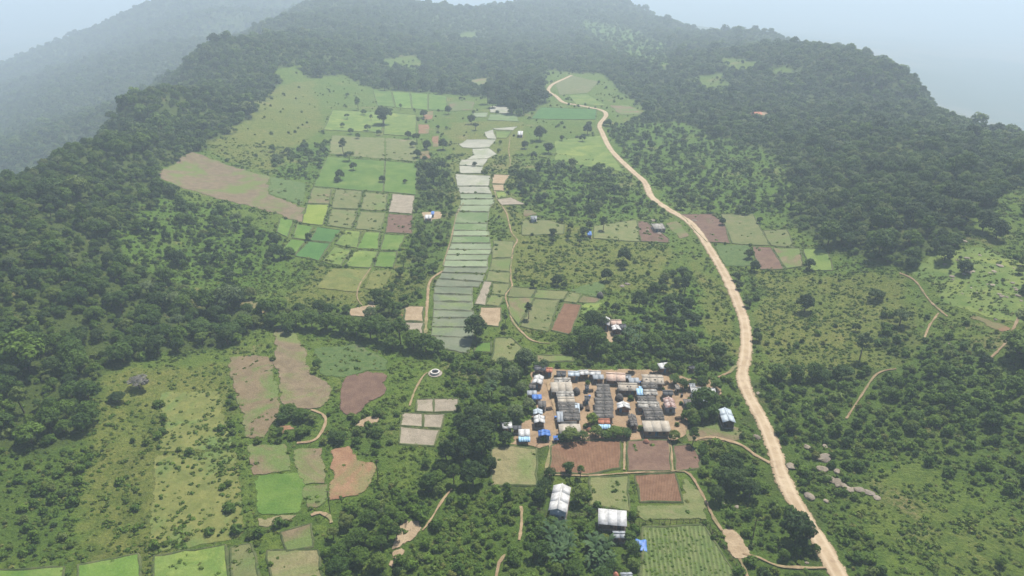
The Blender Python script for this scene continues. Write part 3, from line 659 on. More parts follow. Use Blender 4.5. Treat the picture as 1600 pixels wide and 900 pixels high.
way([(1316,915),(1310,900),(1280,845),(1250,800),(1222,745),(1210,705),(1192,660),(1168,615),(1160,585),(1166,545),(1162,500),(1140,445),(1112,395),(1080,350),(1045,328),(1018,308),(1007,285),(985,265),(955,235),(941,208),(937,195),(947,180),(938,172),(905,165),(880,160),(868,150),(857,143),(862,133),(880,124),(893,118)], 4.6, 'winding pale dirt road passing the village', 'road', .34, 'road', .10)
way([(773,299),(777,312),(785,323),(792,335),(796,352),(800,365),(808,376),(802,388),(800,402),(798,418),(798,436),(800,448),(790,462),(794,480),(800,500),(808,512),(816,520),(828,531),(844,536),(860,537)], 1.0, 'narrow footpath winding beside the valley plots')
way([(797,262),(797,250),(795,235),(797,215)], .8, 'thin trail from the tan plots to the upper valley bend')
way([(1049,737),(1062,737),(1078,742),(1098,775),(1115,810),(1128,830)], 1.1, 'footpath from the ploughed plots to the threshing ground')
way([(1160,866),(1185,872),(1215,885),(1255,888),(1293,888)], 1.0, 'footpath from threshing ground to the dirt road')
way([(1155,874),(1163,890),(1168,908)], 1.0, 'footpath leaving the threshing ground along the maize fence')
way([(1203,724),(1180,712),(1160,697),(1140,690),(1110,684),(1085,688)], 1.5, 'track from the road to the village yard below the tin roofed hut')
way([(1163,572),(1148,574),(1140,582),(1122,590)], 1.6, 'short spur from road to the village trees')
way([(852,738),(858,712),(862,692),(868,660),(864,625),(856,600),(868,585)], 1.3, 'earth lane running into the village from the ploughed field')
way([(1046,690),(1049,715),(1050,736)], 1.1, 'straight footpath between the two brown plots')
way([(976,690),(975,735)], .9, 'field path beside the large ploughed field')
way([(850,742),(920,744),(980,740),(1049,737)], .8, 'grassy cross path below the ploughed fields')
way([(1400,577),(1370,585),(1345,620),(1322,655)], .9, 'thin trail through the bush to the white rock')
way([(1466,490),(1452,510),(1444,530)], 1.0, 'short trail in the olive scrub')
way([(1592,495),(1575,530),(1560,548),(1545,562)], 1.1, 'earth trail below the rocky meadow')
way([(1575,530),(1585,540),(1600,552)], 1.1, 'orange trail fork below the rocky meadow')
way([(1405,427),(1430,440),(1452,470),(1480,495)], .9, 'stony trail along the meadow edge')
way([(775,905),(780,880),(790,868)], 1.0, 'short earth path among low bushes')
way([(811,845),(815,820),(814,792)], 1.0, 'earth path beside the compound trees')
way([(640,635),(648,612),(660,590),(668,583)], .9, 'pale footpath leading up to the round well')
way([(706,765),(690,785),(672,815),(660,830)], .8, 'footpath from dark trees down to the gully')
way([(692,424),(672,440),(668,470),(666,500),(665,525)], 1.6, 'grey track along the lower paddies')
way([(724,318),(714,335),(709,355),(703,380),(692,415)], 1.0, 'earth bank path along the green paddies')
way([(579,420),(562,445),(558,465),(566,478)], .7, 'thin hillside path down to the pond bank')
way([(486,641),(504,648),(509,660),(500,680),(488,690),(464,693)], 1.3, 'curved red earth path around the bush clump')
way([(486,806),(500,802),(514,808),(518,818)], 1.3, 'short red earth bank path beside the thin wooden pole')
# ------------------------------------------------------------------ plants: prototypes
def leaf_cloud(blobs, per, size, g, flat=.42, low=-.6):
    C = []; Nn = []; T = []
    for (c, r, sq) in blobs:
        k = per; d = g.normal(size=(k*3, 3)); d /= np.linalg.norm(d, axis=1)[:, None]; d = d[d[:, 2] > low][:k]
        rr = r*(.62+.43*g.random((len(d), 1))**.6)
        C.append(np.array(c)+d*rr*np.array([1, 1, sq])); bt = g.uniform(-.15, .15)
        nn = d*.85+np.array([0, 0, flat])+g.normal(size=d.shape)*.32; Nn.append(nn/np.linalg.norm(nn, axis=1)[:, None])
        T.append(np.clip(.5+bt+g.normal(size=len(d))*.18, 0, 1))
    C = np.concatenate(C); Nn = np.concatenate(Nn); T = np.concatenate(T); n = len(C)
    a = np.cross(Nn, g.normal(size=(n, 3))); a /= np.linalg.norm(a, axis=1)[:, None]; b = np.cross(Nn, a)
    s = size*(.6+.8*g.random((n, 1)))*.5
    V = np.stack([C-a*s*1.25, C-b*s*.75+Nn*s*.18, C+a*s*1.25, C+b*s*.75+Nn*s*.18], 1).reshape(-1, 3)
    return V, np.arange(4*n).reshape(-1, 4), T
def crown_blobs(g, rad, zc, zr, n, rb):
    out = [((0, 0, zc), rad*.62, zr/rad)]
    for i in range(n):
        a = i*2.399+g.uniform(-.4, .4); q = math.sqrt((i+.5)/n)
        ca = rad*.72*q*g.uniform(.85, 1.15); z = zc+zr*.75*math.sqrt(max(0, 1-q*q*.9))*g.uniform(.75, 1.1)-zr*.25*q
        out.append(((ca*math.cos(a), ca*math.sin(a), z), rb*g.uniform(.75, 1.25), g.uniform(.7, .95)))
    for i in range(max(3, n//3)):
        a = g.uniform(0, 6.28); out.append(((rad*.62*math.cos(a), rad*.62*math.sin(a), zc-zr*g.uniform(.25, .5)), rb*.8, .8))
    return out
def trunk_mesh(name, h, r, spread, g, limbs=5):
    mb = MB(); p = (0, 0, -.5)
    q = (g.uniform(-.1, .1)*h, g.uniform(-.1, .1)*h, h)
    mb.tube(p, q, r*1.25, r*.8, 7)
    for i in range(limbs):
        a = i*2*math.pi/limbs+g.uniform(-.4, .4); e = (q[0]+spread*math.cos(a), q[1]+spread*math.sin(a), h+spread*g.uniform(.5, 1.1))
        mb.tube((q[0], q[1], h-.1), e, r*.5, r*.16, 5)
    return mb.mesh(name, M['bark'])
def variant(kind, i):
    g = np.random.default_rng(100+i*7+hash(kind) % 1 + {'tree': 0, 'tall': 500, 'far': 900, 'bush': 1300, 'herb': 1700, 'flat': 2100}[kind])
    if kind == 'tree':    # unit: 7 m crown, 8 m tall
        rad = 3.5; zr = g.uniform(2.4, 3.1); zc = 1.3+zr*.85
        bl = crown_blobs(g, rad*.98, zc, zr, 17, 1.2); per, sz = 85, .50; th = 1.6
    elif kind == 'tall':
        rad = 3.0; zr = 3.4; zc = 6.0
        bl = crown_blobs(g, rad*.85, zc, zr, 11, 1.0); per, sz = 75, .46; th = 4.2
    elif kind == 'flat':
        rad = 3.5; zr = 1.6; zc = 4.6
        bl = crown_blobs(g, rad*.95, zc, zr, 12, .95); per, sz = 75, .44; th = 3.2
    elif kind == 'far':
        rad = 3.5; zr = g.uniform(2.4, 3.0); zc = 1.2+zr*.85
        bl = crown_blobs(g, rad*.98, zc, zr, 10, 1.3); per, sz = 36, .85; th = 1.6
    elif kind == 'bush':  # unit: 2.4 m wide
        rad = 1.2; zr = g.uniform(.75, 1.05); zc = .55
        bl = crown_blobs(g, rad*.8, zc, zr, 6, .5); per, sz = 50, .32; th = .3
    else:                 # herb clump 1 m wide
        bl = [((g.uniform(-.25, .25), g.uniform(-.25, .25), .12), .34, .75) for _ in range(3)]; per, sz = 13, .30; th = 0
    V, F, T = leaf_cloud(bl, per, sz, g)
    tr = trunk_mesh('trunk', th, {'bush': .05}.get(kind, .2), th*.55, g, 3 if kind in ('bush', 'far') else 5) if th else None
    return V, F, T, tr
VAR = {k: [variant(k, i) for i in range(n)] for k, n in (('tree', 5), ('tall', 2), ('flat', 2), ('far', 4), ('bush', 4), ('herb', 3))}
_crown = {}
def crown_me(kind, i, mat):
    key = (kind, i, mat)
    if key not in _crown:
        V, F, T, tr = VAR[kind][i]; _crown[key] = mesh_np('crown', V, F, M[mat], tone=T)
    return _crown[key]

# ------------------------------------------------------------------ individual trees
used_trees = 0; used_bush = 0
KEEPOUT = []       # (x, y, r)
def place_tree(loc, crown_d, label, group, mat='leaf', kind=None, cat='tree', name='broadleaf_tree', hs=1.0):
    global used_trees
    kind = kind or random.choices(('tree', 'tall', 'flat'), (8, 1, 1))[0]
    i = random.randrange(len(VAR[kind])); s = crown_d/7.0*1.04
    e = empty(name, loc, random.uniform(0, 6.28)); e.scale = (s*random.uniform(.93, 1.07), s*random.uniform(.93, 1.07), s*hs*random.uniform(.9, 1.1))
    c = link('crown', crown_me(kind, i, mat), e); t = link('trunk', VAR[kind][i][3], e)
    tag(e, label, cat, group); used_trees += 1
    KEEPOUT.append((loc.x, loc.y, crown_d*.38))
    return e
def px_m(p): return slant(p)/FPX
def tree_px(px, py, dpx, label, group=None, **k):
    p = at(px, py); d = dpx*px_m(p)
    p = at(px, py, .50*d*k.get('hs', 1.0)); d = dpx*px_m(p)*1.06
    return place_tree(p, d, label, group, **k)
def trees(lst, label, group, **k):
    for a in lst: tree_px(*a, label, group, **k)

tree_px(742, 513, 37, 'large round dark tree at the foot of the grey paddies', mat='leaf_dark', kind='tree')
tree_px(826, 490, 17, 'tall slender lone tree on a bare trunk in the tan field', mat='leaf_dark', kind='tall', hs=1.15)
tree_px(598, 179, 26, 'big dark lone tree in the far pale pasture', mat='leaf_dark', kind='tree', hs=1.1)
tree_px(1247, 828, 52, 'large dark spreading tree at the edge of the dirt road', mat='leaf_dark', kind='tree')
tree_px(1347, 546, 32, 'tall airy light green tree standing alone in olive scrub', kind='tall', mat='leaf_grey', hs=1.1)
tree_px(1509, 416, 23, 'round dark tree among the pale rocks of the meadow', mat='leaf_dark', kind='tree')
tree_px(1478, 396, 26, 'double crowned tree behind the meadow rocks', mat='leaf_dark', kind='tree')
tree_px(320, 470, 34, 'tall rounded tree rising above the scrubby wood edge', kind='tree', hs=1.15)
tree_px(217, 598, 36, 'leafless grey bush at the top of the grass strip', mat='twig', kind='flat', name='bare_bush', cat='bush', hs=.6)
tree_px(182, 620, 24, 'round dark bush beside the leafless grey bush', mat='leaf_dark', kind='tree', name='round_bush', cat='bush', hs=.7)
tree_px(1259, 474, 26, 'dark lone tree in the middle of the olive scrub', mat='leaf_dark', kind='tree', hs=1.1)
tree_px(1369, 460, 24, 'rounded grey green bush tree near the meadow trail', mat='leaf_dark', kind='tree', hs=.8)
tree_px(1408, 498, 30, 'low wide dark tree beside a boulder in the scrub', mat='leaf_dark', kind='flat', hs=.8)
trees([(844,209,20),(857,231,16),(918,202,15),(910,216,10),(878,216,8),(820,226,12),(834,243,11),(1008,221,14)], 'dark round tree in the meadow inside the road curve', 'meadow trees by the far road', mat='leaf_dark')
trees([(662,177,13),(700,172,12),(736,187,13),(743,197,12),(667,226,14),(692,226,15),(651,216,16),(638,211,11),(652,240,12),(645,225,10)], 'dark tree among the red soil patches', 'trees by the red soil patches', mat='leaf_dark')
trees([(559,165,14),(542,182,9),(559,212,9),(574,199,10),(592,207,9),(568,175,9),(610,172,8),(626,168,7),(580,185,7),(548,205,9),(535,195,8)], 'small tree scattered over the far pale pasture', 'pasture trees')
trees([(545,243,17),(536,233,16),(552,260,12),(531,274,15),(527,280,10),(597,279,11),(633,283,7)], 'round tree on the bright rice field', 'rice field trees', mat='leaf_dark')
trees([(677,273,23),(668,262,16),(690,258,14),(683,290,14),(662,295,12),(698,275,12),(672,308,12),(656,285,10),(690,305,11)], 'tree in the bushy strip beside the pale paddies', 'bushy strip trees', mat='leaf_dark')
trees([(677,418,15),(606,462,18),(587,462,20),(612,448,12),(640,395,12),(630,410,14),(625,425,14),(648,380,11),(655,365,10),(665,395,10),(620,440,10)], 'tree in the bushy strip beside the lower paddies', 'lower bushy strip trees')
trees([(871,438,16),(881,445,10),(834,443,13),(864,438,9),(975,400,23),(974,413,14),(948,430,19),(943,352,17),(913,361,15),(864,362,12),(877,344,9),(891,354,10),(921,351,13),(888,370,9),(862,375,10),(905,378,10)], 'dark tree dotted over the central scrub', 'central scrub trees', mat='leaf_dark')
trees([(788,513,11),(790,500,9)], 'small dark tree beside the square bare plot', 'small trees by the bare plot', mat='leaf_dark', hs=1.2)
trees([(1050,486,24),(1053,502,22),(999,469,26),(962,480,13),(948,480,13),(1010,500,16),(1062,470,16),(1040,470,15),(1070,450,18),(1067,425,20),(1077,477,20),(1060,440,15)], 'dark tree in the bush between hamlet and road', 'trees between hamlet and road', mat='leaf_dark')
trees([(925,501,30),(940,504,20)], 'dense very dark tree beside the hamlet hut', 'dense hamlet trees', mat='leaf_dark', kind='tree')
trees([(926,530,40),(912,524,26),(895,537,24),(935,548,22),(900,517,11),(964,532,14),(945,540,16),(1019,532,28),(1032,532,18),(1042,556,20),(965,548,16),(980,555,16),(1005,545,18)], 'leafy tree in the grove before the hamlet yard', 'hamlet grove')
trees([(440,500,26),(462,498,28),(486,500,28),(510,503,28),(534,506,28),(556,512,26),(578,514,34),(603,518,38),(625,522,34),(645,530,34),(665,536,32),(684,540,22),(592,504,24),(424,500,22),(450,512,20),(612,535,24)], 'broad tree in the dark treeline crossing below the paddies', 'treeline below the paddies')
trees([(1266,413,17),(1187,344,10),(1111,325,14),(1129,346,11)], 'single tree on the edge of the roadside fields', 'roadside field trees', mat='leaf_dark')
trees([(1171,397,15),(1180,416,16)], 'dark tree at the edge of the brown tilled field', 'tilled field trees', mat='leaf_dark')
trees([(1151,432,14),(1156,446,13),(1168,474,13),(1183,526,16)], 'small tree along the far verge of the dirt road', 'verge trees', mat='leaf_dark')
trees([(1124,550,28),(1082,550,22),(1075,531,28),(1100,551,20),(1095,582,24),(1060,555,20),(1110,565,18),(1045,575,16),(1130,560,18)], 'leafy tree behind the white flat roofed house', 'trees behind the white house')
trees([(1143,727,36),(1131,748,38),(1173,765,30),(1119,774,26),(1148,752,38),(1160,740,26)], 'big dark tree in the clump between plots and road', 'clump between plots and road', mat='leaf_dark')
trees([(1085,657,20),(1110,644,26),(1084,637,22),(1098,650,20),(1072,650,16)], 'leafy tree beside the tin roofed hut', 'trees beside the tin roofed hut')
trees([(1083,686,22),(1099,708,14),(1054,681,19),(1134,630,18),(1225,867,18)], 'rounded bush tree at the village margin', 'margin trees')
trees([(892,681,30),(910,681,22),(932,675,24),(961,675,24),(975,676,22),(880,684,16),(946,680,16)], 'bushy tree in the hedge along the ploughed field', 'hedge trees before the village', hs=.75)
tree_px(925, 656, 19, 'bright lime green tree between the village rows', mat='leaf_bright', kind='tree')
trees([(1054,593,18),(1067,600,18),(1098,597,18),(1120,602,18),(1022,577,15),(988,575,15),(1082,600,14)], 'green tree between houses at the village top', 'village top trees')
trees([(806,645,26),(826,632,20),(791,613,20),(800,585,26),(820,562,30),(850,572,18),(770,590,26),(785,570,24),(815,605,18),(840,590,12)], 'grey green tree in the thicket beside the village lane', 'thicket by the village lane', mat='leaf_grey')
trees([(746,650,40),(740,672,40),(752,692,42),(699,715,36),(709,745,26),(739,742,40),(725,700,36),(690,730,24),(760,670,26),(775,655,24),(790,660,22),(765,725,24),(790,685,22),(720,660,26)], 'dense tree in the dark wood beside the dried mud plots', 'dark wood by the mud plots', mat='leaf_dark')
trees([(850,762,28),(842,775,24),(859,739,17)], 'very dark tree behind the metal roofed hall', 'trees behind the hall', mat='leaf_dark')
trees([(888,731,20),(907,740,16)], 'small open crowned tree on the ploughed field edge', 'field edge trees')
tree_px(905, 774, 28, 'round tree next to the metal roofed hall wall', kind='tree')
trees([(988,858,24),(984,840,20),(848,858,28),(834,862,26),(842,832,20),(910,822,14),(896,888,28),(840,812,18),(862,815,16),(955,885,22),(925,800,12),(990,880,18),(870,890,20)], 'bushy tree in the compound below the hall', 'compound trees')
trees([(529,866,30),(529,888,32),(604,833,32),(619,834,24),(595,850,28),(560,840,28),(540,815,24),(575,810,26),(560,870,30),(590,880,28),(545,850,24),(610,800,22),(585,790,22),(520,835,20)], 'round tree in the gully woods', 'gully woods')
trees([(450,642,26),(470,648,24),(440,652,20),(488,655,16),(437,674,14),(448,678,12),(470,676,18),(480,672,14),(536,674,9),(520,680,18),(495,568,15),(492,578,14)], 'bush tree around the curved red path', 'trees round the red path', hs=.8)
trees([(258,708,5),(328,697,6)], 'tiny tree on the cross hedge of the grass strip', 'cross hedge trees')
trees([(762,150,22),(775,140,22),(790,150,26),(808,140,26),(820,155,26),(838,145,24),(800,165,24),(835,160,20),(852,150,18),(815,128,22),(790,130,20),(845,130,20),(818,170,16),(770,160,16)], 'dark tree in the compact grove at the valley head', 'grove at the valley head', mat='leaf_dark')
trees([(610,120,20),(622,128,18),(640,130,14),(660,132,16),(690,136,16),(600,132,14)], 'tall dark tree on the edge of the far forest above the rice', 'far forest edge trees', mat='leaf_dark', hs=1.2)
trees([(1430,330,34),(1470,320,36),(1505,330,36),(1540,345,34),(1490,300,32),(1455,345,28),(1520,310,30),(1560,360,28),(1440,300,30)], 'great dark spreading tree on the wooded hill over the meadow', 'great hill trees', mat='leaf_dark', kind='tree')
n_hand = used_trees

# ------------------------------------------------------------------ palms and banana plants: every frond a part
def frond_mesh(name, L, w, droop, mat):
    V = []; F = []; n = 7
    for i in range(n):
        t = i/(n-1); x = L*t*(1-.18*t*droop); z = L*(.75*t-.95*droop*t*t); ww = w*math.sin(math.pi*min(.97, .08+t*.92))*.5
        V += [(x, -ww, z-ww*.35), (x, 0, z), (x, ww, z-ww*.35)]
    for i in range(n-1):
        a = i*3; F += [(a, a+1, a+4, a+3), (a+1, a+2, a+5, a+4)]
    return mesh_np(name, V, F, M[mat], smooth=True, tone=np.linspace(.3, .7, len(F)))
FR_B = [frond_mesh('leaf', 2.5, .62, d, 'leaf_palm') for d in (.55, .75, .95)]
FR_P = [frond_mesh('frond', 2.6, .55, d, 'leaf_palm') for d in (.6, .8, 1.0)]
_mb = MB(); _mb.tube((0,0,-.3), (0,0,1.5), .16, .11, 7); STEM_B = _mb.mesh('stem', m_simple('banana_stem', (.10,.13,.05), (.15,.16,.07), 2.0, tone=False))
_mb = MB(); _mb.tube((0,0,-.3), (.1,0,2.6), .19, .15, 7); _mb.tube((.1,0,2.6), (.05,.1,5.2), .15, .11, 7); STEM_P = _mb.mesh('trunk', M['bark'])
def frond_plant(px, py, s, palm, label, group):
    p = at(px, py, 1.8 if not palm else 5.0)
    e = empty('palm_tree' if palm else 'banana_plant', p, random.uniform(0, 6.28)); e.scale = (s, s, s*random.uniform(.9, 1.15))
    tag(e, label, 'palm' if palm else 'plant', group)
    link('trunk' if palm else 'stem', STEM_P if palm else STEM_B, e)
    top = 5.15 if palm else 1.4; k = 14 if palm else 10
    for i in range(k):
        f = link('frond' if palm else 'leaf', random.choice(FR_P if palm else FR_B), e)
        f.location = (.05 if palm else 0, .1 if palm else 0, top-.02*i); f.rotation_euler = (0, random.uniform(-.55, .35), i*2.399); f.scale = (random.uniform(.8, 1.15),)*3
    KEEPOUT.append((p.x, p.y, 1.2))
for a in ((862,818),(870,828),(878,836),(866,845),(876,852),(884,860),(868,864),(880,846),(888,848),(860,834),(874,816),(886,832),(872,874)):
    frond_plant(*a, random.uniform(.95, 1.25), False, 'dark large leaved banana plant in the grove below the hall gable', 'banana grove below the hall')
for a in ((926,846),(934,838),(942,848),(930,858),(946,860),(936,870),(924,872),(950,846),(940,882),(954,872)):
    frond_plant(*a, random.uniform(.95, 1.25), False, 'dark large leaved banana plant beside the small grey roofed shed', 'banana grove by the shed')
for a in ((984,512),(992,518),(1000,512),(990,534),(997,528),(978,520)):
    frond_plant(*a, random.uniform(.8, 1.0), True, 'feathery palm next to the hamlet yard', 'hamlet palms')
for a in ((768,597),(764,606)):
    frond_plant(*a, .9, True, 'palm standing in the red earth clearing by the village thicket', 'thicket palms')

# ------------------------------------------------------------------ buildings
RM = {
 'white': m_simple('white_sheet_metal', (.36, .36, .35), (.54, .54, .53), .8, .55, .35),
 'bluewhite': m_simple('pale_blue_sheet', (.33, .39, .44), (.46, .52, .56), 1.2, .5, .4, streak=True),
 'grey': m_simple('grey_sheet', (.20, .22, .24), (.32, .34, .36), 1.4, .6, .3, streak=True),
 'slate': m_simple('weathered_asbestos_sheet', (.085, .08, .074), (.17, .16, .148), .55, .9),
 'dark': m_simple('dark_sheet', (.055, .058, .065), (.095, .098, .105), 1.4, .75),
 'cream': m_simple('cream_sheet', (.30, .265, .215), (.43, .39, .325), .6, .85),
 'tan': m_simple('tan_concrete', (.27, .235, .19), (.40, .36, .30), .9, .9),
 'pale': m_simple('patchy_pale_sheet', (.17, .16, .145), (.36, .345, .31), .8, .85),
 'rust': m_simple('rusty_sheet', (.22, .11, .085), (.42, .36, .34), .9, .8),
 'redtile': m_simple('reddish_clay_tiles', (.30, .12, .075), (.42, .19, .13), 2.0, .9),
 'pink': m_simple('faded_pink_tiles', (.36, .25, .20), (.48, .38, .31), 1.2, .9),
 'blue': m_simple('blue_tarpaulin', (.045, .12, .36), (.09, .20, .48), 1.0, .5, .35),
 'ltblue': m_simple('light_blue_tarpaulin', (.22, .40, .58), (.34, .52, .68), 1.0, .5, .35),
 'thatch': m_simple('old_thatch', (.075, .07, .066), (.14, .13, .12), 2.5, .95),
 'hay': m_simple('reddish_heap', (.20, .09, .06), (.30, .15, .10), 2.5, .95),
}
WM = {
 'mud': m_simple('mud_plaster', (.20, .125, .08), (.28, .185, .12), .9),
 'wash': m_simple('whitewashed_plaster', (.50, .47, .42), (.66, .63, .58), .8),
 'brick': m_simple('red_mud_wall', (.19, .085, .05), (.25, .13, .08), 1.2),
 'tin': m_simple('grey_blue_tin_wall', (.25, .29, .34), (.36, .40, .45), 1.2, .6, .3),
 'wood': m_simple('old_wood', (.07, .05, .035), (.12, .09, .065), 2.0),
 'doorblue': m_simple('blue_painted_door', (.07, .14, .22), (.10, .19, .28), 2.0),
 'pane': m_simple('dark_opening', (.012, .012, .014), (.022, .022, .024), 2.0, .4, .4),
 'stone': m_simple('foundation_stone', (.20, .17, .14), (.30, .26, .22), 1.5),
}
def sheets(mb, a, b, c, d, step=2.6, th=.05):
    """roof plane a-b (eave) to d-c (ridge): separate overlapping sheets, each its own tone and tiny step"""
    a, b, c, d = map(Vector, (a, b, c, d)); n = max(2, round((b-a).length/step)); m = 1
    for j in range(m):
        for i in range(n):
            u0, u1 = i/n, (i+1)/n; v0, v1 = j/m, (j+1)/m
            P = lambda u, v: (a.lerp(b, u)).lerp(d.lerp(c, u), v)
            z = Vector((0, 0, 0))
            mb.slab(*[tuple(q+z) for q in (P(u0, v0), P(u1, v0), P(u1, v1), P(u0, v1))], th, random.random())
def dome(mb, r, h, n=16, k=5):
    base = len(mb.v); prof = [(1.0, 0), (1.04, .22), (.86, .55), (.5, .84), (.14, 1.0)]
    for q, z in prof:
        for i in range(n):
            a = 2*math.pi*i/n; j = random.uniform(.94, 1.05); mb.v.append((r*q*j*math.cos(a), r*q*j*math.sin(a), h*z*random.uniform(.97, 1.03)))
    for j in range(len(prof)-1):
        for i in range(n):
            i2 = (i+1) % n; mb.f.append((base+j*n+i, base+j*n+i2, base+(j+1)*n+i2, base+(j+1)*n+i)); mb.t.append(random.random())
    t = base+(len(prof)-1)*n
    # close the top
    c = len(mb.v); mb.v.append((0, 0, h*1.02))
    for i in range(0, n, 2): mb.f.append((t+i, t+(i+1) % n, t+(i+2) % n, c)); mb.t.append(.5)

def house(px, py, wpx, hpx, label, roof='gx', rm='slate', wm='mud', rot=0.0, h=2.1, name='house', cat='house', group=None, porch=False, win=True, tarp=None, rise=None, up=None, z0=0.0):
    p = at(px, py, (h+.5) if up is None else up); k = px_m(p); dep = math.atan2(CAM_H-p.z, p.y)
    rot += random.uniform(-2.5, 2.5)
    w = wpx*k; d = hpx*k/math.sin(dep)*(1.12 if 'terrace' in label else .97); rz = R(rot)
    root = empty(name, p, rz); tag(root, label, cat, group)
    KEEPOUT.append((p.x, p.y, max(w, d)*.5))
    if roof == 'dome':
        mb = MB(); dome(mb, w/2, h*1.25); mb.build('thatch_roof' if rm == 'thatch' else 'heap', RM[rm], root)
        if rm == 'thatch':
            q = MB(); q.box(0, -w*.46, .55, .8, .35, 1.2); q.build('door', WM['pane'], root)
        return root
    ov = .35; hw, hd = w/2-ov, d/2-ov
    if rise is None and 'terrace' in label and roof == 'gx': rise = d*.10
    if rise is None: rise = {'gx': d*.20, 'gy': w*.20, 'mono': d*.13, 'flat': .06, 'tarp': w*.14}[roof]
    mb = MB(); mb.box(0, 0, h/2-.3, 2*hw, 2*hd, h+.6)
    if roof == 'gy':
        for s in (-1, 1):
            n = len(mb.v); mb.v += [(-hw, s*(hd-.01), h), (hw, s*(hd-.01), h), (.01, s*(hd-.01), h+rise*.9), (-.01, s*(hd-.01), h+rise*.9)]; mb.f.append((n, n+1, n+2, n+3)); mb.t.append(.5)
    if roof == 'gx':
        for s in (-1, 1):
            n = len(mb.v); mb.v += [(s*(hw-.01), -hd, h), (s*(hw-.01), hd, h), (s*(hw-.01), .01, h+rise*.9), (s*(hw-.01), -.01, h+rise*.9)]; mb.f.append((n, n+1, n+2, n+3)); mb.t.append(.5)
    wall = mb.build('wall', WM[wm], root)
    q = MB(); q.box(0, 0, .1, 2*hw+.5, 2*hd+.5, .5); q.build('plinth', WM['stone'], root)
    r = MB(); W2, D2 = w/2, d/2; e = h+.08; pz = .55 if porch else 0
    if roof in ('gx',):
        sheets(r, (-W2, -D2-pz, e-pz*.35), (W2, -D2-pz, e-pz*.35), (W2, 0, e+rise), (-W2, 0, e+rise)); sheets(r, (W2, D2, e), (-W2, D2, e), (-W2, 0, e+rise), (W2, 0, e+rise))
        rc = ((0, 0, e+rise+.06), w+.1, .3)
    elif roof in ('gy', 'tarp'):
        sheets(r, (-W2, D2, e), (-W2, -D2, e), (0, -D2, e+rise), (0, D2, e+rise)); sheets(r, (W2, -D2, e), (W2, D2, e), (0, D2, e+rise), (0, -D2, e+rise))
        rc = ((0, 0, e+rise+.06), .3, d+.1)
    elif roof == 'mono':
        sheets(r, (-W2, -D2-pz, e), (W2, -D2-pz, e), (W2, D2, e+rise), (-W2, D2, e+rise)); rc = None
    else:
        r.box(0, 0, e+.08, w, d, .22); rc = None
    ro = r.build('roof', RM[rm], root)
    if rc and rm not in ('blue', 'ltblue'):
        q = MB(); q.box(*rc[0], rc[1], rc[2], .07); q.build('ridge_cap', RM[rm], ro)
    if roof == 'flat':
        q = MB()
        for (x, y, sx, sy) in ((0, -D2+.1, w, .18), (0, D2-.1, w, .18), (-W2+.1, 0, .18, d-.4), (W2-.1, 0, .18, d-.4)): q.box(x, y, e+.28, sx, sy, .22)
        q.build('parapet', RM[rm], ro)
    if rm in ('slate', 'tan', 'pale', 'dark', 'grey') and w*d > 10:     # stones that weigh the sheets down
        for i in range(random.randint(2, 5)):
            q = MB(); x = random.uniform(-.4, .4)*w; y = -random.uniform(.1, .42)*d
            zz = {'gx': e+rise*(1-abs(y)/D2), 'gy': e+rise*(1-abs(x)/W2)}.get(roof, e+rise*(y+D2)/d)
            q.box(x, y, zz+.14, .32, .26, .2, random.random()); q.build('roof_stone', WM['stone'], ro)
    dr = MB(); dx = random.choice((-.25, 0, .25))*w; dr.box(dx, -hd-.015, .9, .8, .09, 1.65)
    door = dr.build('door', WM[random.choice(('wood', 'doorblue', 'pane'))], root)
    if win and w > 4:
        for s in (-1, 1):
            x = dx+s*max(1.3, w*.27)
            if abs(x) < hw-.5:
                q = MB(); q.box(x, -hd-.012, 1.2, .7, .07, .7); wo = q.build('window', WM['wood'], root)
                q = MB(); q.box(x, -hd-.045, 1.2, .55, .05, .55); q.build('pane', WM['pane'], wo)
    if porch:
        n = max(3, int(w/2))
        for i in range(n):
            q = MB(); x = -W2+.25+(w-.5)*i/(n-1); q.tube((x, -D2-pz+.18, -.3), (x, -D2-pz+.18, e-.06), .07, .06, 6); q.build('post', WM['wood'], root)
    if tarp:
        q = MB(); n = 5
        for i in range(n):
            x0, x1 = -W2+w*i/n, -W2+w*(i+1)/n
            f = lambda x, t: (x, -D2-.1-t*1.1, e-.1-t*.85+.06*math.sin(x*3.1+t))
            q.slab(f(x0, 1), f(x1, 1), f(x1, 0), f(x0, 0), .03, random.random())
        q.build('awning', RM[tarp], root)
    return root
ZA = lambda x, y: (760+.1555*x, 560+.1555*y); ZB = lambda x, y: (930+.1555*x, 560+.1555*y); K = .1555
def ha(x, y, w, h_, label, **k): return house(*ZA(x, y), w*K, h_*K, label, **k)
def hb(x, y, w, h_, label, **k): return house(*ZB(x, y), w*K, h_*K, label, **k)
r1 = ha(545,85,125,55,'long dark roofed shed with one red end at the village corner',rm='dark',rot=-7)
ha(632,103,66,52,'red roofed end bay joined to the long dark shed',rm='redtile',rot=-7,win=False)
ha(518,205,100,85,'whitish gabled hut at the head of the earth lane',roof='gy',rm='white',rot=-14)
ha(466,262,70,58,'low dark hut built against the whitish gabled hut',rm='thatch',rot=-10,h=1.7)
ha(458,337,98,40,'grey sheet shelter in front of the thicket beside a blue tarp',roof='mono',rm='grey',h=1.8)
ha(507,378,98,42,'low shelter under a blue tarp behind the lane trees',roof='mono',rm='blue',h=1.6,win=False)
ha(560,450,80,55,'brown lean-to in the shade beside the earth lane',roof='mono',rm='thatch',h=1.7)
ha(518,528,95,50,'small hut with a light blue gabled roof',roof='gy',rm='bluewhite',h=2.0)
ha(532,603,110,72,'white gabled hut with dark open front beside the lane',roof='gy',rm='white',wm='wood',h=2.0)
ha(205,655,100,72,'white roofed hut half hidden in the thicket',roof='gx',rm='white',rot=8)
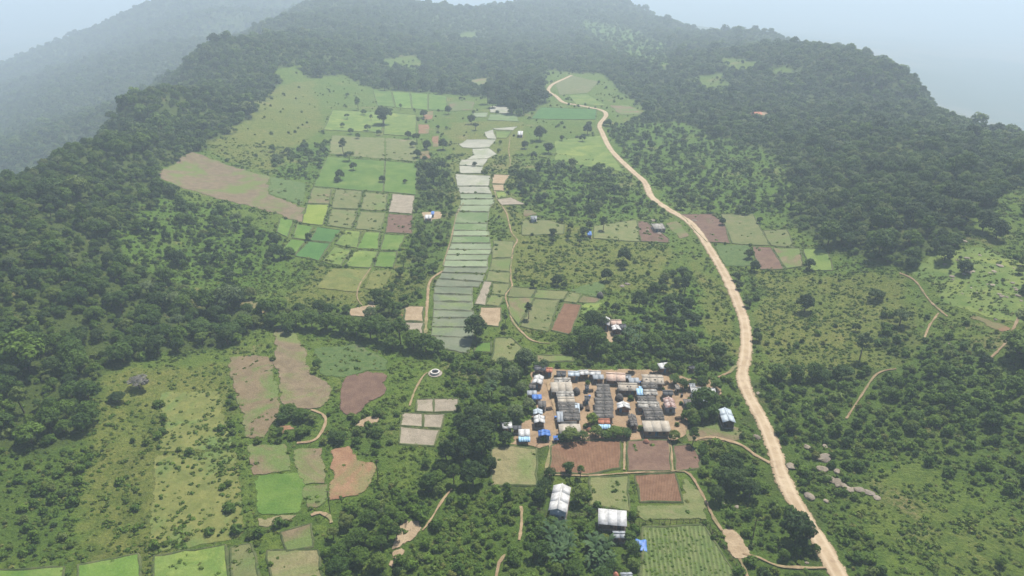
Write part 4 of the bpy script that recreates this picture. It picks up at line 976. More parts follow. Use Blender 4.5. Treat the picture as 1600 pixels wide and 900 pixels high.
ha(308,685,90,36,'low dark grey shed next to the white roofed thicket hut',roof='mono',rm='dark',h=1.7)
ha(380,738,115,62,'white roofed hut with a blue awning at its front',roof='mono',rm='white',wm='mud',tarp='ltblue')
ha(582,740,122,60,'open shed covered by a bright blue tarpaulin',roof='tarp',rm='blue',wm='wood',h=1.8)
ha(752,140,95,58,'dark sheet roofed house at the top end of the lane',rm='dark',rot=-4)
ha(876,140,114,55,'house with a pale blue sheet roof in the top row',rm='bluewhite',rot=-3)
ha(976,128,98,50,'house with patched whitish roof in the middle of the top row',rm='white',rot=4)
ha(1090,133,120,45,'house with a clean white sheet roof in the top row',rm='white',rot=-2)
ha(1125,178,110,40,'grey roofed shed in front of the clean white roof',roof='mono',rm='grey',h=1.9)
ha(765,210,165,55,'weathered roof behind the long cream roof of the lane terrace',roof='gx',rm='pale')
ha(755,278,215,68,'long cream roofed house at the upper end of the lane terrace',roof='mono',rm='cream',wm='mud',porch=True)
ha(905,290,82,80,'round dark thatched stack between the terraces',roof='dome',rm='thatch',name='thatched_hut',cat='hut',h=1.8)
ha(790,345,175,50,'pale patched roof of the lane terrace next below the cream one',roof='gx',rm='pale')
ha(800,400,170,52,'whitish streaked roof in the lane terrace',roof='gx',rm='cream')
ha(815,455,195,52,'dark grey roof with pale streaks in the lane terrace',roof='gx',rm='slate')
ha(830,510,200,52,'wide dark grey roof in the middle of the lane terrace',roof='gx',rm='slate')
ha(858,575,170,60,'dark grey roof near the lower end of the lane terrace',roof='gx',rm='slate')
ha(740,582,64,80,'small light grey lean-to on the lane side of the terrace',roof='mono',rm='grey',h=1.9)
ha(914,492,46,72,'narrow pale blue lean-to on the yard side of the terrace',roof='mono',rm='bluewhite',h=1.9)
ha(826,637,165,36,'narrow dark roof just behind the lower cream roof',roof='gx',rm='slate')
ha(838,694,218,62,'cream roofed house closing the lower end of the lane terrace',roof='mono',rm='cream',porch=True)
ha(1010,275,40,44,'tiny dark shed in the middle yard',rm='dark',h=1.5,win=False)
ha(1010,388,50,58,'small dark hut with white front in the middle yard',rm='dark',wm='wash',h=1.6,win=False)
ha(950,452,58,54,'small thatched store against the lane terrace',roof='dome',rm='thatch',name='thatched_hut',cat='hut',h=1.3)
ha(1175,285,130,70,'uppermost dark roof of the middle terrace',roof='gx',rm='slate')
ha(1178,350,145,68,'dark patched roof of the middle terrace',roof='gx',rm='slate')
ha(1182,420,178,70,'wide dark roof of the middle terrace',roof='gx',rm='slate')
ha(1182,485,185,60,'dark brown roof in the lower middle terrace',roof='gx',rm='slate')
ha(1178,548,190,66,'last dark roof of the middle terrace above the red and blue shed',roof='gx',rm='slate')
ha(1180,617,120,58,'small red roofed shed with a blue tarp awning',roof='gx',rm='redtile',tarp='ltblue',h=1.8)
ha(1035,688,58,40,'low brownish heap under the lime green tree',roof='dome',rm='hay',name='straw_heap',cat='heap',h=.9)
ha(698,788,50,38,'tiny shelter with dark blue cover by the lane mouth',roof='mono',rm='blue',h=1.3,win=False)
hb(205,165,190,76,'house with faded pinkish roof in the top row',rm='pink',rot=-3,porch=True)
hb(330,172,62,40,'small grey roof beside the pinkish house',rm='grey',h=1.9)
hb(390,212,108,44,'grey sheet roof below the pinkish house',roof='mono',rm='grey',h=1.9)
hb(578,190,210,72,'broad tan roofed house at the top of the last terrace',rm='tan',rot=-5,porch=True)
hb(325,265,195,68,'tan grey roofed house above the round thatch',rm='tan',rot=-3,porch=True)
hb(545,258,155,55,'upper grey roof of the last terrace',roof='gx',rm='slate')
hb(552,328,140,55,'pale grey roof of the last terrace beside blue sheets',roof='gx',rm='pale')
hb(450,328,66,50,'light blue sheet lean-to on the last terrace',roof='mono',rm='ltblue',h=1.9)
hb(460,290,40,34,'tiny light blue sheet shed above the blue lean-to',roof='mono',rm='ltblue',h=1.7,win=False)
hb(245,352,85,66,'round dark thatched stack below the tan grey roof',roof='dome',rm='thatch',name='thatched_hut',cat='hut',h=1.7)
hb(285,465,130,55,'red walled hut with a white gabled roof in the yard',roof='gy',rm='white',wm='brick',h=1.9)
hb(520,395,180,52,'dark and pale patched roof of the last terrace',roof='gx',rm='slate')
hb(535,450,215,60,'broad whitish roof in the last terrace',roof='gx',rm='pale')
hb(580,520,190,60,'grey roof with scattered white scraps in the last terrace',roof='gx',rm='slate')
hb(595,582,190,60,'dark grey roof just above the big cream roof',roof='gx',rm='slate')
hb(615,668,268,84,'big cream roofed house with dark veranda above the ploughed field',roof='mono',rm='cream',porch=True,h=2.4)
hb(375,588,80,66,'upper one of two dark thatched huts in the yard',rm='thatch',roof='gy',name='thatched_hut',cat='hut',h=1.7)
hb(390,642,74,58,'lower one of two dark thatched huts in the yard',rm='thatch',roof='gy',name='thatched_hut',cat='hut',h=1.7)
hb(728,332,104,54,'dark roofed shed above the rusty gabled hut',rm='dark',h=1.9)
hb(750,440,110,105,'gabled hut with rusty and white striped roof',roof='gy',rm='rust',wm='tin',h=1.9)
hb(828,282,40,44,'small whitewashed box shed by the village top trees',roof='flat',rm='pale',wm='wash',h=1.6,win=False)
hb(692,65,112,48,'pale sheet roofed house alone among trees above the village',rm='white',rot=14,roof='mono')
hb(1085,318,242,62,'bright white flat roofed house at the village edge',roof='flat',rm='white',wm='wash',rot=-8,h=2.6)
hb(1130,398,140,50,'white and pale blue shed in front of the white flat roofed house',roof='mono',rm='bluewhite',rot=-8,h=1.8)
hb(930,430,80,50,'brown tumbledown hut near the white flat roofed house',roof='mono',rm='thatch',h=1.4)
hb(515,805,65,36,'low reddish heap beside the big cream roofed house',roof='dome',rm='hay',name='straw_heap',cat='heap',h=1.0)
hb(970,80,62,32,'tiny dark shed above the bare earth foundation',rm='dark',h=1.5,win=False)
hb(972,255,60,40,'small grey shed behind the white flat roofed house',rm='grey',h=1.9)
house(1136,648,20,21,'dark hut with pale blue tin roof beside the road',roof='gy',rm='bluewhite',wm='wood',rot=-4,h=2.3)
hall = house(875,777,28,40,'long hall with white ridged metal roof and grey tin gable',roof='gy',rm='white',wm='tin',rot=-11,h=3.0,name='hall',cat='hall',rise=.9)
house(957,806,44,19,'whitish roofed house with dark veranda beside the maize fence',roof='mono',rm='white',wm='mud',rot=-8,h=2.5,porch=True)
house(968,833,20,11,'small grey sheet roofed shed below the whitish roofed house',roof='gx',rm='grey',h=1.8)
house(979,897,18,10,'grey blue roofed shed at the foot of the compound',roof='gx',rm='grey',h=1.9)
house(962,893,12,10,'small orange earthen mound hut among the compound trees',roof='dome',rm='redtile',name='earthen_hut',cat='hut',h=1.2)
house(947,501,12,12,'white gabled hut beside the dense dark hamlet trees',roof='gy',rm='white',rot=-10,h=2.2)
house(962,502,17,9,'pinkish tan roofed house in the hamlet',roof='gx',rm='pink',h=2.2)
house(963,511,14,7,'hamlet hut with a white gable facing the yard',roof='gy',rm='white',wm='brick',h=2.1)
house(973,508,10,8,'dark shed at the end of the hamlet',roof='gx',rm='dark',h=2.0)
house(834,339,10,5,'lone blue roofed shed on the olive field',roof='gx',rm='grey',wm='tin',h=2.0,name='shed',cat='shed')
house(921,364,7,5,'tiny blue covered shed behind dark scrub trees',roof='mono',rm='blue',h=1.8,name='shed',cat='shed')
house(938,456,11,9,'grey domed thatched hut in the central scrub',roof='dome',rm='thatch',name='thatched_hut',cat='hut',h=2.0)
house(669,338,11,4,'small white roofed shed on orange earth by the terraces',roof='mono',rm='white',h=1.9,name='shed',cat='shed')
house(676,332,5,4,'tiny blue covered shed behind the white roofed one',roof='mono',rm='blue',h=1.8,name='shed',cat='shed')
house(813,208,8,4,'tiny far hut with white roof by the valley trees',roof='mono',rm='white',h=2.0,name='shed',cat='shed')
house(1183,179,12,5,'far orange roofed house in the wooded slope clearing',roof='gx',rm='redtile',h=2.4)
house(1029,353,18,9,'ruined whitish house walls on rocky ground by the road',roof='flat',rm='pale',wm='stone',h=1.6,name='ruin',cat='ruin')
plot([(658,332),(690,330),(688,342),(662,345)], 'sand', 'orange yard round the small white roofed shed', bund=False, lift=.1, jit=.4, name='yard', cat='ground')
plot([(1168,176),(1198,175),(1200,184),(1170,185)], 'sand', 'bare clearing round the far orange roofed house', bund=False, lift=.1, jit=.8, name='yard', cat='ground')

# ------------------------------------------------------------------ yard clutter: stacked firewood, drums, village shrubs
def woodpile(px, py, rz, label, group):
    p = at(px, py); e = empty('woodpile', p, R(rz)); tag(e, label, 'woodpile', group)
    for j in range(3):
        for i in range(5-j):
            q = MB(); y = (i-(4-j)/2)*.3; q.tube((-.9+random.uniform(-.15, .15), y, .15+j*.27), (.9+random.uniform(-.15, .15), y, .15+j*.27), .14, .13, 6, random.random()); q.build('log', WM['wood'], e)
for a in ((858,640,20),(862,610,80),(922,612,10),(926,590,70),(980,640,30),(985,665,10),(1020,596,0),(1048,640,60),(1060,655,10),(870,590,0),(918,640,85),(1040,600,40)):
    woodpile(*a, 'stack of brown firewood lying in a village yard', 'firewood stacks')
def drum(px, py, m, label, group):
    p = at(px, py); o = MB()
    o.tube((0, 0, 0), (0, 0, .95), .38, .38, 12); o.tube((0, 0, .95), (0, 0, .951), .38, .02, 12); d = o.build('water_drum', RM[m]); d.location = p; tag(d, label, 'drum', group)
for a in ((868,655),(921,622),(1042,672),(1000,600),(1100,618),(1112,624)): drum(*a, 'blue', 'blue plastic water drum beside a village wall', 'blue drums')
for a in ((945,612),(1065,620),(850,655)): drum(*a, 'dark', 'black water drum beside a village wall', 'black drums')
for a in ((915,668),(880,600),(947,655),(952,640),(985,625),(1036,610),(1064,632),(1070,645),(1058,665),(975,600),(918,600),(1000,672),(836,628),(838,660),(850,688),(1078,628),(1062,612),(872,574),(905,570)):
    p = at(*a); o = link('shrub', crown_me('bush', random.randrange(4), 'leaf_bush')); o.location = p; f = random.uniform(.6, 1.25); o.scale = (f, f, f); o.rotation_euler = (0, 0, random.uniform(0, 6)); tag(o, 'green shrub growing against the village houses', 'shrub', 'yard shrubs')

# ------------------------------------------------------------------ well, tarp, fences, poles, rocks
p = at(680, 584); w = empty('well', p); tag(w, 'round white rimmed stone well with dark water', 'well')
def ring(mb, r0, r1, z0, z1, n=28):
    for i in range(n):
        a, b = 2*math.pi*i/n, 2*math.pi*(i+1)/n; P = lambda r, t, z: (r*math.cos(t), r*math.sin(t), z)
        mb.quad(P(r1, a, z0), P(r1, b, z0), P(r1, b, z1), P(r1, a, z1)); mb.quad(P(r0, a, z1), P(r1, a, z1), P(r1, b, z1), P(r0, b, z1)); mb.quad(P(r0, b, z0), P(r0, a, z0), P(r0, a, z1), P(r0, b, z1))
q = MB(); ring(q, 1.15, 1.5, -.3, .95); q.build('rim', WM['wash'], w)
q = MB(); ring(q, 1.52, 2.3, -.3, .25); q.build('apron', WM['stone'], w)
q = MB(); q.v = [(1.16*math.cos(i*math.pi/8), 1.16*math.sin(i*math.pi/8), .28) for i in range(16)]+[(0, 0, .28)]
q.f = [((2*i) % 16, (2*i+1) % 16, (2*i+2) % 16, 16) for i in range(8)]; q.t = [.5]*8; q.build('water', WM['pane'], w)
KEEPOUT.append((p.x, p.y, 3.5))

def sheet_obj(px, py, w_, d_, rz, mat, label):
    p = at(px, py); V = []; F = []; n = 9
    for j in range(n):
        for i in range(n):
            u, v = i/(n-1)-.5, j/(n-1)-.5; z = .55+.18*math.sin(u*9+v*3)*math.cos(v*7)+.5*v+random.uniform(-.03, .03)
            V.append((u*w_, v*d_, z))
    for j in range(n-1):
        for i in range(n-1): a = j*n+i; F.append((a, a+1, a+n+1, a+n))
    o = link('tarpaulin', mesh_np('tarpaulin', V, F, RM[mat], smooth=True, tone=np.random.default_rng(4).random(len(F))*.4+.3)); o.location = p; o.rotation_euler = (0, 0, R(rz))
    sm = o.modifiers.new('thickness', 'SOLIDIFY'); sm.thickness = .03
    tag(o, label, 'tarpaulin'); KEEPOUT.append((p.x, p.y, 1.8))
sheet_obj(1001, 855, 2.7, 3.0, -6, 'blue', 'crumpled blue tarpaulin spread on the grass by the maize')
plot([(996,836),(1012,832),(1016,838),(1004,843)], 'sand', 'small orange earth heap spot at the fence corner', bund=False, lift=.12, jit=.3, name='bare_patch', cat='ground')

def fence(pts, label, step=1.3, hgt=1.25, rails=2):
    L = smooth_line(pts, step); p0 = at(*pts[0]); e = empty('fence', p0); tag(e, label, 'fence')
    for i, (x, y) in enumerate(L):
        q = MB(); z = float(H(x, y)); hh = hgt*random.uniform(.85, 1.2); a = Vector((x, y, z))-p0
        q.tube(a-Vector((0, 0, .3)), a+Vector((random.uniform(-.08, .08), random.uniform(-.08, .08), hh)), .07, .05, 5); q.build('post', WM['wood'], e)
    for k in range(rails):
        for i in range(len(L)-1):
            a = Vector((*L[i], float(H(*L[i]))))-p0; b = Vector((*L[i+1], float(H(*L[i+1]))))-p0; o = Vector((0, -.06, hgt*(.35+.42*k)))
            q = MB(); q.tube(a+o, b+o, .045, .04, 5); q.build('rail', WM['wood'], e)
fence([(985,822),(1030,820),(1100,818),(1112,836),(1132,858),(1150,885),(1160,908)], 'brown stick fence around the maize field')
fence([(838,800),(862,806),(905,808),(934,804)], 'dark stick fence between the hall and the whitish roofed house', 1.0, 1.1, 3)
def pole(px, py, hgt, label):
    p = at(px, py); e = empty('utility_pole', p); tag(e, label, 'pole')
    q = MB(); q.tube((0, 0, -.4), (0, 0, hgt), .12, .08, 7); q.build('shaft', WM['wood'], e)
    q = MB(); q.box(0, 0, hgt-.35, 1.2, .1, .1); q.build('crossarm', WM['wood'], e)
pole(516, 802, 7, 'thin wooden pole beside the curved red bank')
pole(591, 752, 7, 'thin wooden pole at the edge of the gully woods')
pole(845, 690, 6, 'thin wooden pole beside the village lane mouth')
pole(1176, 842, 6, 'thin wooden pole next to the threshing ground')

_rockme = []
for s in range(5):
    bm = bmesh.new(); bmesh.ops.create_icosphere(bm, subdivisions=3, radius=1.0); g = np.random.default_rng(40+s); off = g.uniform(0, 50, 3)
    for v in bm.verts:
        c = v.co; n_ = float(fbm(np.array([c.x*1.1+off[0]+c.z]), np.array([c.y*1.1+off[1]-c.z*.7]), 5, 3)[0])
        k_ = .62+.75*n_; v.co = Vector((c.x*k_, c.y*k_*.85, max(-.45, c.z*k_)*.62))
    me = bpy.data.meshes.new('boulder'); bm.to_mesh(me); bm.free(); me.materials.append(M['rock']); _rockme.append(me)
def rocks(lst, label, group, flat=1.0):
    for (px, py, dpx) in lst:
        p = at(px, py); d = dpx*px_m(p); o = link('boulder', random.choice(_rockme)); o.location = p+Vector((0, 0, .08*d*flat))
        o.rotation_euler = (0, 0, random.uniform(0, 6.28)); s = d*.52; o.scale = (s, s*random.uniform(.8, 1.1), s*random.uniform(.5, .85)*flat)
        tag(o, label, 'rock', group); KEEPOUT.append((p.x, p.y, d*.35))
Z3 = lambda x, y, d: (1060+.3375*x, 600+.3375*y, d*.29)
rocks([Z3(*a) for a in ((370,45,30),(365,250,45),(405,275,25),(483,215,25),(270,570,30),(210,560,25),(250,605,22),(385,862,30),(595,830,22))], 'small grey boulder on the verge of the dirt road', 'verge boulders')
rocks([Z3(*a) for a in ((598,295,45),(680,290,35),(665,395,60),(735,405,45),(605,525,60),(683,543,30))], 'grey boulder in the bush across the road', 'boulders across the road')
rocks([Z3(675,345,92)], 'broad pinkish flat rock slab across the road from the village', None, .5)
rocks([Z3(520,383,62)], 'smooth pale grey boulder right at the road edge', None, .7)
rocks([Z3(730,187,42)], 'white rock at the end of the thin bush trail', None, .8)
rocks([Z3(*a) for a in ((700,440,62),(740,460,72),(790,485,62),(840,492,60),(885,505,56),(920,528,44),(715,450,50),(765,470,50))], 'long low rock ledge running through the bush', 'rock ledge', .55)
Z8 = lambda x, y, d: (1400+.2222*x, 360+.2222*y, d*.16)
rocks([Z8(*a) for a in ((470,75,80),(400,100,50),(590,175,40),(345,240,62),(440,210,52),(500,195,60),(510,295,80),(480,310,50),(545,290,50),(395,325,60),(400,345,40),(730,250,80),(690,290,60),(660,300,40),(820,370,50),(680,385,60),(650,380,40),(745,465,60),(730,450,45),(780,470,45),(850,420,60),(835,405,45),(860,460,60),(890,430,45),(530,405,30),(570,440,40),(550,450,25),(470,445,30),(600,565,30),(590,550,22),(880,250,40),(830,265,30),(880,495,40),(800,720,30),(810,745,28))], 'grey rock scattered over the bright meadow', 'meadow rocks', .6)
rocks([Z8(375,800,32),Z8(215,768,42)], 'pale rock at the end of the short scrub trail', 'scrub rocks')
rocks([Z8(700,628,34)], 'lone white boulder on the purple brown patch', None)
rocks([(1020,345,10),(1036,360,9),(1012,360,7),(972,447,9),(980,444,10),(1085,345,9),(1030,365,8)], 'pale rock outcrop near the dirt road bend', 'outcrops by the bend', .6)
# ------------------------------------------------------------------ wild growth: scatter
KO = np.array(KEEPOUT)
MX0, MY0, MW, MH = -420, 80, 1000, 1000
mask = np.zeros((MH, MW), bool)
def disc(x, y, r):
    i0, i1 = int(x-r-MX0), int(x+r-MX0)+1; j0, j1 = int(y-r-MY0), int(y+r-MY0)+1
    if i1 < 0 or j1 < 0 or i0 >= MW or j0 >= MH: return
    i0 = max(i0, 0); j0 = max(j0, 0); i1 = min(i1, MW-1); j1 = min(j1, MH-1)
    jj, ii = np.mgrid[j0:j1+1, i0:i1+1]
    mask[j0:j1+1, i0:i1+1] |= (ii+MX0+.5-x)**2+(jj+MY0+.5-y)**2 < r*r
for L, w_ in LINES:
    for a in L: disc(a[0], a[1], w_/2+.9)
for x, y, r in KEEPOUT: disc(x, y, r)
jj, ii = np.mgrid[0:MH, 0:MW]; gx = ii.ravel()+MX0+.5; gy = jj.ravel()+MY0+.5
mf = mask.ravel().copy()
WEEDY = ('soilmix', 'fallow', 'greenrough', 'olive', 'drygrass', 'meadow', 'redsoil', 'tilled_dark', 'stubble')
weedy = np.zeros(mf.shape, bool); hard = mf.copy()
for P, mt in PLOTW:
    k = inside(P, gx, gy); mf |= k
    if mt in WEEDY: weedy |= k
    else: hard |= k
mask = mf.reshape(MH, MW); weedy = weedy.reshape(MH, MW); hard = hard.reshape(MH, MW)
def free(x, y):
    i = (x-MX0).astype(int); j = (y-MY0).astype(int); ok = (i >= 0) & (j >= 0) & (i < MW) & (j < MH)
    r = np.ones(x.shape, bool); r[ok] = ~mask[j[ok], i[ok]]; return r
def proj(x, y, z):
    d = y*CP+(CAM_H-z)*SP; up = y*SP-(CAM_H-z)*CP
    return 800+FPX*x/np.maximum(d, 1), 450-FPX*up/np.maximum(d, 1), d
def look(mk, x, y):
    i = np.clip((x-MX0).astype(int), 0, MW-1); j = np.clip((y-MY0).astype(int), 0, MH-1); return mk[j, i]
def grid_pts(cell, y0, y1, herb=False):
    xs = np.arange(-2300, 2300, cell); ys = np.arange(y0, y1, cell); X, Y = np.meshgrid(xs, ys)
    X = X.ravel(); Y = Y.ravel(); k = np.abs(X) < Y*.98+90; X = X[k]; Y = Y[k]
    X = X+rng.uniform(-.48, .48, X.shape)*cell; Y = Y+rng.uniform(-.48, .48, Y.shape)*cell
    Z = H(X, Y); px, py, d = proj(X, Y, Z)
    ok = (px > -130) & (px < 1730) & (py < 1010) & (py > -120) & (Z > -160)
    X, Y, Z, d = X[ok], Y[ok], Z[ok], d[ok]
    f = free(X, Y) if not herb else ~look(hard, X, Y)
    return X[f], Y[f], Z[f], d[f]
T_ = []; B_ = []; E_ = []
SEL = lambda c, *v: np.select([c == i for i in range(6)], v)
for cell, y0, y1, big in ((4.0, 95, 520, 1.0), (4.8, 520, 950, 1.1), (7.0, 950, 1600, 1.4), (9.5, 1600, 2900, 1.8)):
    X, Y, Z, d = grid_pts(cell, y0, y1); wx, wy = warp(X, Y); c = cover(wx, wy)
    r = rng.random(X.shape); cl = fbm(X/22, Y/22, 77); cl2 = fbm(X/60, Y/60, 78)
    p = SEL(c, .70+1.0*(cl-.42), np.clip((cl-.52)*1.2, .015, .4), np.clip((cl-.60)*.8, .006, .3), np.clip((cl-.50)*.5, .012, .12), .20+1.2*np.clip(cl-.38, 0, 1), .34+.9*(cl-.4))
    s = (2.3+4.4*rng.random(X.shape)**1.8)*big*(.75+.55*cl2); s = s*np.where((rng.random(X.shape) < .06) & (c == 0), 1.7, 1.0)*SEL(c, 1.1, .68, .62, .6, .92, .72)
    p = np.where(inside(DRY[0], wx, wy) & (c == 2), 0, p)
    k = r < p
    T_.append(np.stack([X[k], Y[k], Z[k], s[k], d[k], c[k]], 1))
for cell, y0, y1, big in ((2.1, 95, 420, 1.0), (3.4, 420, 800, 1.4), (6.0, 800, 1300, 2.0)):
    X, Y, Z, d = grid_pts(cell, y0, y1); wx, wy = warp(X, Y); c = cover(wx, wy)
    r = rng.random(X.shape); cl = .5*fbm(X/9, Y/9, 91)+.5*fbm(X/26, Y/26, 92)+.0; c3 = fbm(X/30, Y/30, 93)
    p = SEL(c, .35, .52+1.5*(cl-.40), np.clip(.015+(cl-.49)*2.4, .015, .6), np.clip((cl-.45)*.8, .02, .25), .25+.7*(cl-.4), .65)
    dry = np.zeros(X.shape, bool)
    for P in DRY[:1]: dry |= inside(P, wx, wy)
    p = np.where(dry & (c == 2), p*.4, p)
    k = r < p; s = (.75+2.2*rng.random(X.shape)**1.9)*big*(.65+.75*c3); s = s*SEL(c, 1.2, 1.22, .85, .8, 1.0, 1.3)
    B_.append(np.stack([X[k], Y[k], Z[k], s[k], d[k], c[k]], 1))
for cell, y0, y1, big in ((.95, 95, 270, 1.15), (1.55, 270, 480, 1.6)):
    X, Y, Z, d = grid_pts(cell, y0, y1, True); wx, wy = warp(X, Y); c = cover(wx, wy)
    r = rng.random(X.shape); cl = fbm(X/7, Y/7, 61); c2 = fbm(X/2.6, Y/2.6, 63)
    p = SEL(c, .10, .40+1.2*(cl-.4), .34+1.4*(cl-.42), .22+1.0*(cl-.42), .3, .3)*(.3+1.5*c2)
    p = np.where(inside(DRY[0], wx, wy) & (c >= 2), p*.6, p)
    p = np.where(look(weedy, X, Y), np.clip(.05+.9*(cl-.5), .012, .3), p)
    k = r < p; s = (.45+.95*rng.random(X.shape)**1.5)*big*(.65+.8*cl)
    E_.append(np.stack([X[k], Y[k], Z[k], s[k], d[k], c[k]], 1))
T_ = np.concatenate(T_); B_ = np.concatenate(B_); E_ = np.concatenate(E_)
print('scatter', len(T_), len(B_), len(E_), 'hand trees', n_hand)

# the largest in view become things of their own
MARKS = [((680,584),'the round white rimmed well'),((875,777),'the metal roofed hall'),((1080,850),'the fenced maize'),((1150,850),'the oval threshing ground'),((1136,655),'the tin roofed hut'),
 ((1098,612),'the white flat roofed house'),((1288,716),'the pinkish flat rock slab'),((1340,765),'the long rock ledge'),((1306,663),'the white rock of the bush trail'),((217,598),'the leafless grey bush'),
 ((435,770),'the vivid green patch'),((550,740),'the bare red soil field'),((632,850),'the sandy gully bank'),((665,660),'the dried mud plots'),((803,730),'the tan stubble field'),((505,665),'the curved red path'),
 ((570,615),'the dark ploughed plot in the weeds'),((60,890),'the bright rice plot under the dark hedge'),((170,885),'the bright rice plot below the hedge bank'),((300,660),'the upper yellow grass strip'),((305,780),'the large yellow grass strip'),
 ((1347,560),'the tall airy lone tree'),((705,490),'the grey flooded paddies'),((955,520),'the hamlet yard'),((1168,545),'the bend of the dirt road'),((1247,840),'the large tree at the road edge'),((320,480),'the tall rounded tree of the wood edge'),
 ((395,478),'the red earth pit'),((1455,515),'the short scrub trail'),((1560,545),'the earth trail below the rocky meadow'),((814,820),'the earth path by the compound trees'),((782,885),'the short earth path in low bushes'),((690,785),'the footpath down to the gully'),
 ((40,420),'the crest of the wooded slope'),((100,560),'the foot of the wooded slope'),((60,700),'the lower edge of the slope wood'),((1360,615),'the thin bush trail'),((1205,690),'the road above the grey verge boulder'),((1270,800),'the road below the rock ledge'),((460,860),'the tan stubble plot'),((390,620),'the long weedy brown plot'),((840,640),'the earth lane of the village')]
MW_ = np.array([tuple(at(*m[0]).xy) for m in MARKS])
def zone_any(kind, adj, x, y):
    ph = MARKS[int(np.argmin((MW_[:, 0]-x)**2+(MW_[:, 1]-y)**2))][1]
    return '%s %s growing wild near %s' % (adj, kind, ph), 'wild %ss near %s' % (kind, ph)
def zone(x, y, px, py): return zone_any('tree', 'leafy', x, y)
def zone_b(x, y, px, py): return zone_any('shrub', 'green', x, y)
def pick(A, n):
    px, py, d = proj(A[:, 0], A[:, 1], A[:, 2]+A[:, 3]*.5); vis = (px > 8) & (px < 1592) & (py > 8) & (py < 885)
    sz = np.where(vis, A[:, 3]/A[:, 4], 0); o = np.argsort(-sz)[:n]; m = np.zeros(len(A), bool); m[o] = True
    return m, px, py
n_t = max(0, 296-used_trees)
mT, px, py = pick(T_, n_t)
for i in np.nonzero(mT)[0]:
    x, y, z, s, d, c = T_[i]; lb, gr = zone(x, y, px[i], py[i])
    place_tree(Vector((x, y, z)), s, lb, gr, mat=random.choices(('leaf', 'leaf_dark', 'leaf_grey', 'leaf_bush'), (6, 2, 1, 2))[0], kind='tree')
T_ = T_[~mT]
mB, px, py = pick(B_, 290)
for i in np.nonzero(mB)[0]:
    x, y, z, s, d, c = B_[i]; lb, gr = zone_b(x, y, px[i], py[i]); k = random.randrange(4)
    e = link('shrub', crown_me('bush', k, 'leaf_bush')); e.location = (x, y, z); e.rotation_euler = (0, 0, random.uniform(0, 6.28)); f = s/2.4; e.scale = (f, f, f*random.uniform(.8, 1.2))
    tag(e, lb, 'shrub', gr)
B_ = B_[~mB]

# the uncountable rest: one object per kind of growth, instanced
def proto_collection(name, items):
    """items: (variant kind, index, leaf material)"""
    c = bpy.data.collections.new(name)
    for n, (kind, i, mat) in enumerate(items):
        V, F, T, tr = VAR[kind][i]
        me = crown_me(kind, i, mat).copy()
        if tr is not None and kind != 'bush':
            bm = bmesh.new(); bm.from_mesh(me); k0 = len(bm.faces); bm.from_mesh(tr); bm.faces.ensure_lookup_table()
            for f in bm.faces[k0:]: f.material_index = 1
            bm.to_mesh(me); bm.free(); me.materials.append(M['bark'])
        o = bpy.data.objects.new('%s_%02d' % (name, n), me); c.objects.link(o)
    return c
def instancer(name, A, coll, nvar, unit, label, cat, weights=None):
    me = bpy.data.meshes.new(name); n = len(A); me.vertices.add(n); P = A[:, :3].copy(); P[:, 2] -= .05
    me.vertices.foreach_set('co', P.astype(np.float32).ravel())
    s = A[:, 3]/unit; sc = np.stack([s*rng.uniform(.88, 1.12, n), s*rng.uniform(.88, 1.12, n), s*rng.uniform(.8, 1.2, n)], 1)
    a = me.attributes.new('scl', 'FLOAT_VECTOR', 'POINT'); a.data.foreach_set('vector', sc.astype(np.float32).ravel())
    rt = np.zeros((n, 3)); rt[:, 2] = rng.uniform(0, 6.28, n); rt[:, :2] = rng.normal(0, .06, (n, 2))
    a = me.attributes.new('rot', 'FLOAT_VECTOR', 'POINT'); a.data.foreach_set('vector', rt.astype(np.float32).ravel())
    a = me.attributes.new('idx', 'INT', 'POINT'); a.data.foreach_set('value', rng.choice(nvar, n, p=weights).astype(np.int32))
    o = link(name, me); tag(o, label, cat, None, 'stuff')
    ng = bpy.data.node_groups.new(name, 'GeometryNodeTree')
    ng.interface.new_socket('Geometry', in_out='INPUT', socket_type='NodeSocketGeometry'); ng.interface.new_socket('Geometry', in_out='OUTPUT', socket_type='NodeSocketGeometry')
    gi = ng.nodes.new('NodeGroupInput'); go = ng.nodes.new('NodeGroupOutput'); ip = ng.nodes.new('GeometryNodeInstanceOnPoints')
    ci = ng.nodes.new('GeometryNodeCollectionInfo'); ci.inputs['Collection'].default_value = coll; ci.inputs['Separate Children'].default_value = True; ci.inputs['Reset Children'].default_value = True
    def na(nm, ty):
        q = ng.nodes.new('GeometryNodeInputNamedAttribute'); q.data_type = ty; q.inputs['Name'].default_value = nm
        return [s_ for s_ in q.outputs if s_.enabled and s_.name == 'Attribute'][0]
    ng.links.new(gi.outputs[0], ip.inputs['Points']); ng.links.new(ci.outputs[0], ip.inputs['Instance']); ip.inputs['Pick Instance'].default_value = True
    ng.links.new(na('idx', 'INT'), ip.inputs['Instance Index']); ng.links.new(na('scl', 'FLOAT_VECTOR'), ip.inputs['Scale'])
    er = ng.nodes.new('FunctionNodeEulerToRotation'); ng.links.new(na('rot', 'FLOAT_VECTOR'), er.inputs[0]); ng.links.new(er.outputs[0], ip.inputs['Rotation'])
    ng.links.new(ip.outputs[0], go.inputs[0])
    md = o.modifiers.new('scatter', 'NODES'); md.node_group = ng
    return o
near = [('tree', i, 'leaf') for i in range(5)]+[('tree', i, 'leaf_dark') for i in (1, 3)]+[('tall', 0, 'leaf'), ('flat', 0, 'leaf_grey'), ('tree', 2, 'leaf_bush')]
farp = [('far', i, 'leaf') for i in range(4)]+[('far', i, 'leaf_dark') for i in (0, 2)]+[('far', 1, 'leaf_bush'), ('far', 3, 'leaf_grey')]
kn = T_[:, 4] < 430
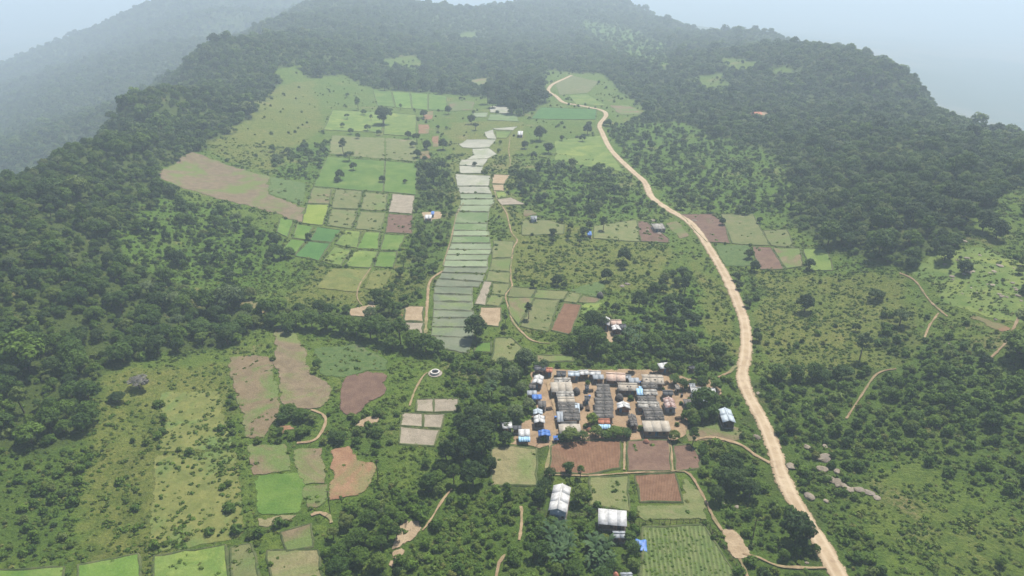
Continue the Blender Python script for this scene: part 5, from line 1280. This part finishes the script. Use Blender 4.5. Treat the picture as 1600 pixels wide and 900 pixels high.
instancer('forest', T_[kn], proto_collection('near_forest', near), len(near), 7.0, 'closed green forest and wild trees on the nearer slopes', 'forest', [.13]*5+[.06, .06, .03, .06, .14])
instancer('far_forest', T_[~kn], proto_collection('far_forest', farp), len(farp), 7.0, 'hazy closed forest covering the far ridges', 'forest', [.15]*4+[.08, .08, .15, .09])
bs = [('bush', i, 'leaf_bush') for i in range(4)]+[('bush', i, 'leaf') for i in (0, 2)]+[('bush', 1, 'leaf_dark'), ('bush', 3, 'leaf_herb')]
instancer('undergrowth', B_, proto_collection('undergrowth', bs), len(bs), 2.4, 'wild low bushes scattered over scrub and wood edges', 'bushes', [.13]*4+[.08, .08, .05, .27])
hs_ = [('herb', i, 'leaf_herb') for i in range(3)]+[('herb', 0, 'leaf_bush'), ('herb', 1, 'leaf_bush')]
instancer('weeds', E_, proto_collection('weeds', hs_), len(hs_), 1.0, 'knee high weeds and grass clumps over the open ground', 'weeds')
# maize in rows
P = poly_w(MAIZE); x0, y0 = P.min(0); x1, y1 = P.max(0)
X, Y = np.meshgrid(np.arange(x0, x1, 1.0), np.arange(y0, y1, .75)); X = X.ravel()+rng.normal(0, .1, X.size); Y = Y.ravel()+rng.normal(0, .15, Y.size)
k = inside(P, X, Y) & (rng.random(X.shape) < .35+.9*(fbm(X/9, Y/9, 5)-.25)); X = X[k]; Y = Y[k]
instancer('maize_crop', np.stack([X, Y, H(X, Y)+.15, rng.uniform(.45, .85, X.shape)], 1), proto_collection('maize', [('herb', 2, 'leaf_bright'), ('herb', 0, 'leaf_bush')]), 2, 1.0, 'young maize plants standing in rows inside the stick fence', 'maize')

# ------------------------------------------------------------------ the air
bm = bmesh.new(); bmesh.ops.create_cube(bm, size=1.0); me = bpy.data.meshes.new('haze'); bm.to_mesh(me); bm.free()
zt = max(float(ZZ.max())+22, CAM_H+12); zb = float(ZZ.min())-1.5
hz = link('haze', me); hz.location = (0, 0, (zt+zb)/2); hz.scale = (150000, 150000, zt-zb)
hm = bpy.data.materials.new('haze_air'); hm.use_nodes = True; t = hm.node_tree; t.nodes.remove(t.nodes['Principled BSDF'])
pv = t.nodes.new('ShaderNodeVolumePrincipled'); pv.inputs['Density'].default_value = HAZE_DENSITY; pv.inputs['Color'].default_value = (*HAZE_COLOR, 1); pv.inputs['Anisotropy'].default_value = 0.1
t.links.new(pv.outputs[0], t.nodes['Material Output'].inputs['Volume']); me.materials.append(hm)
tag(hz, 'pale blue haze filling the air over valley and plain', 'haze', None, 'stuff')
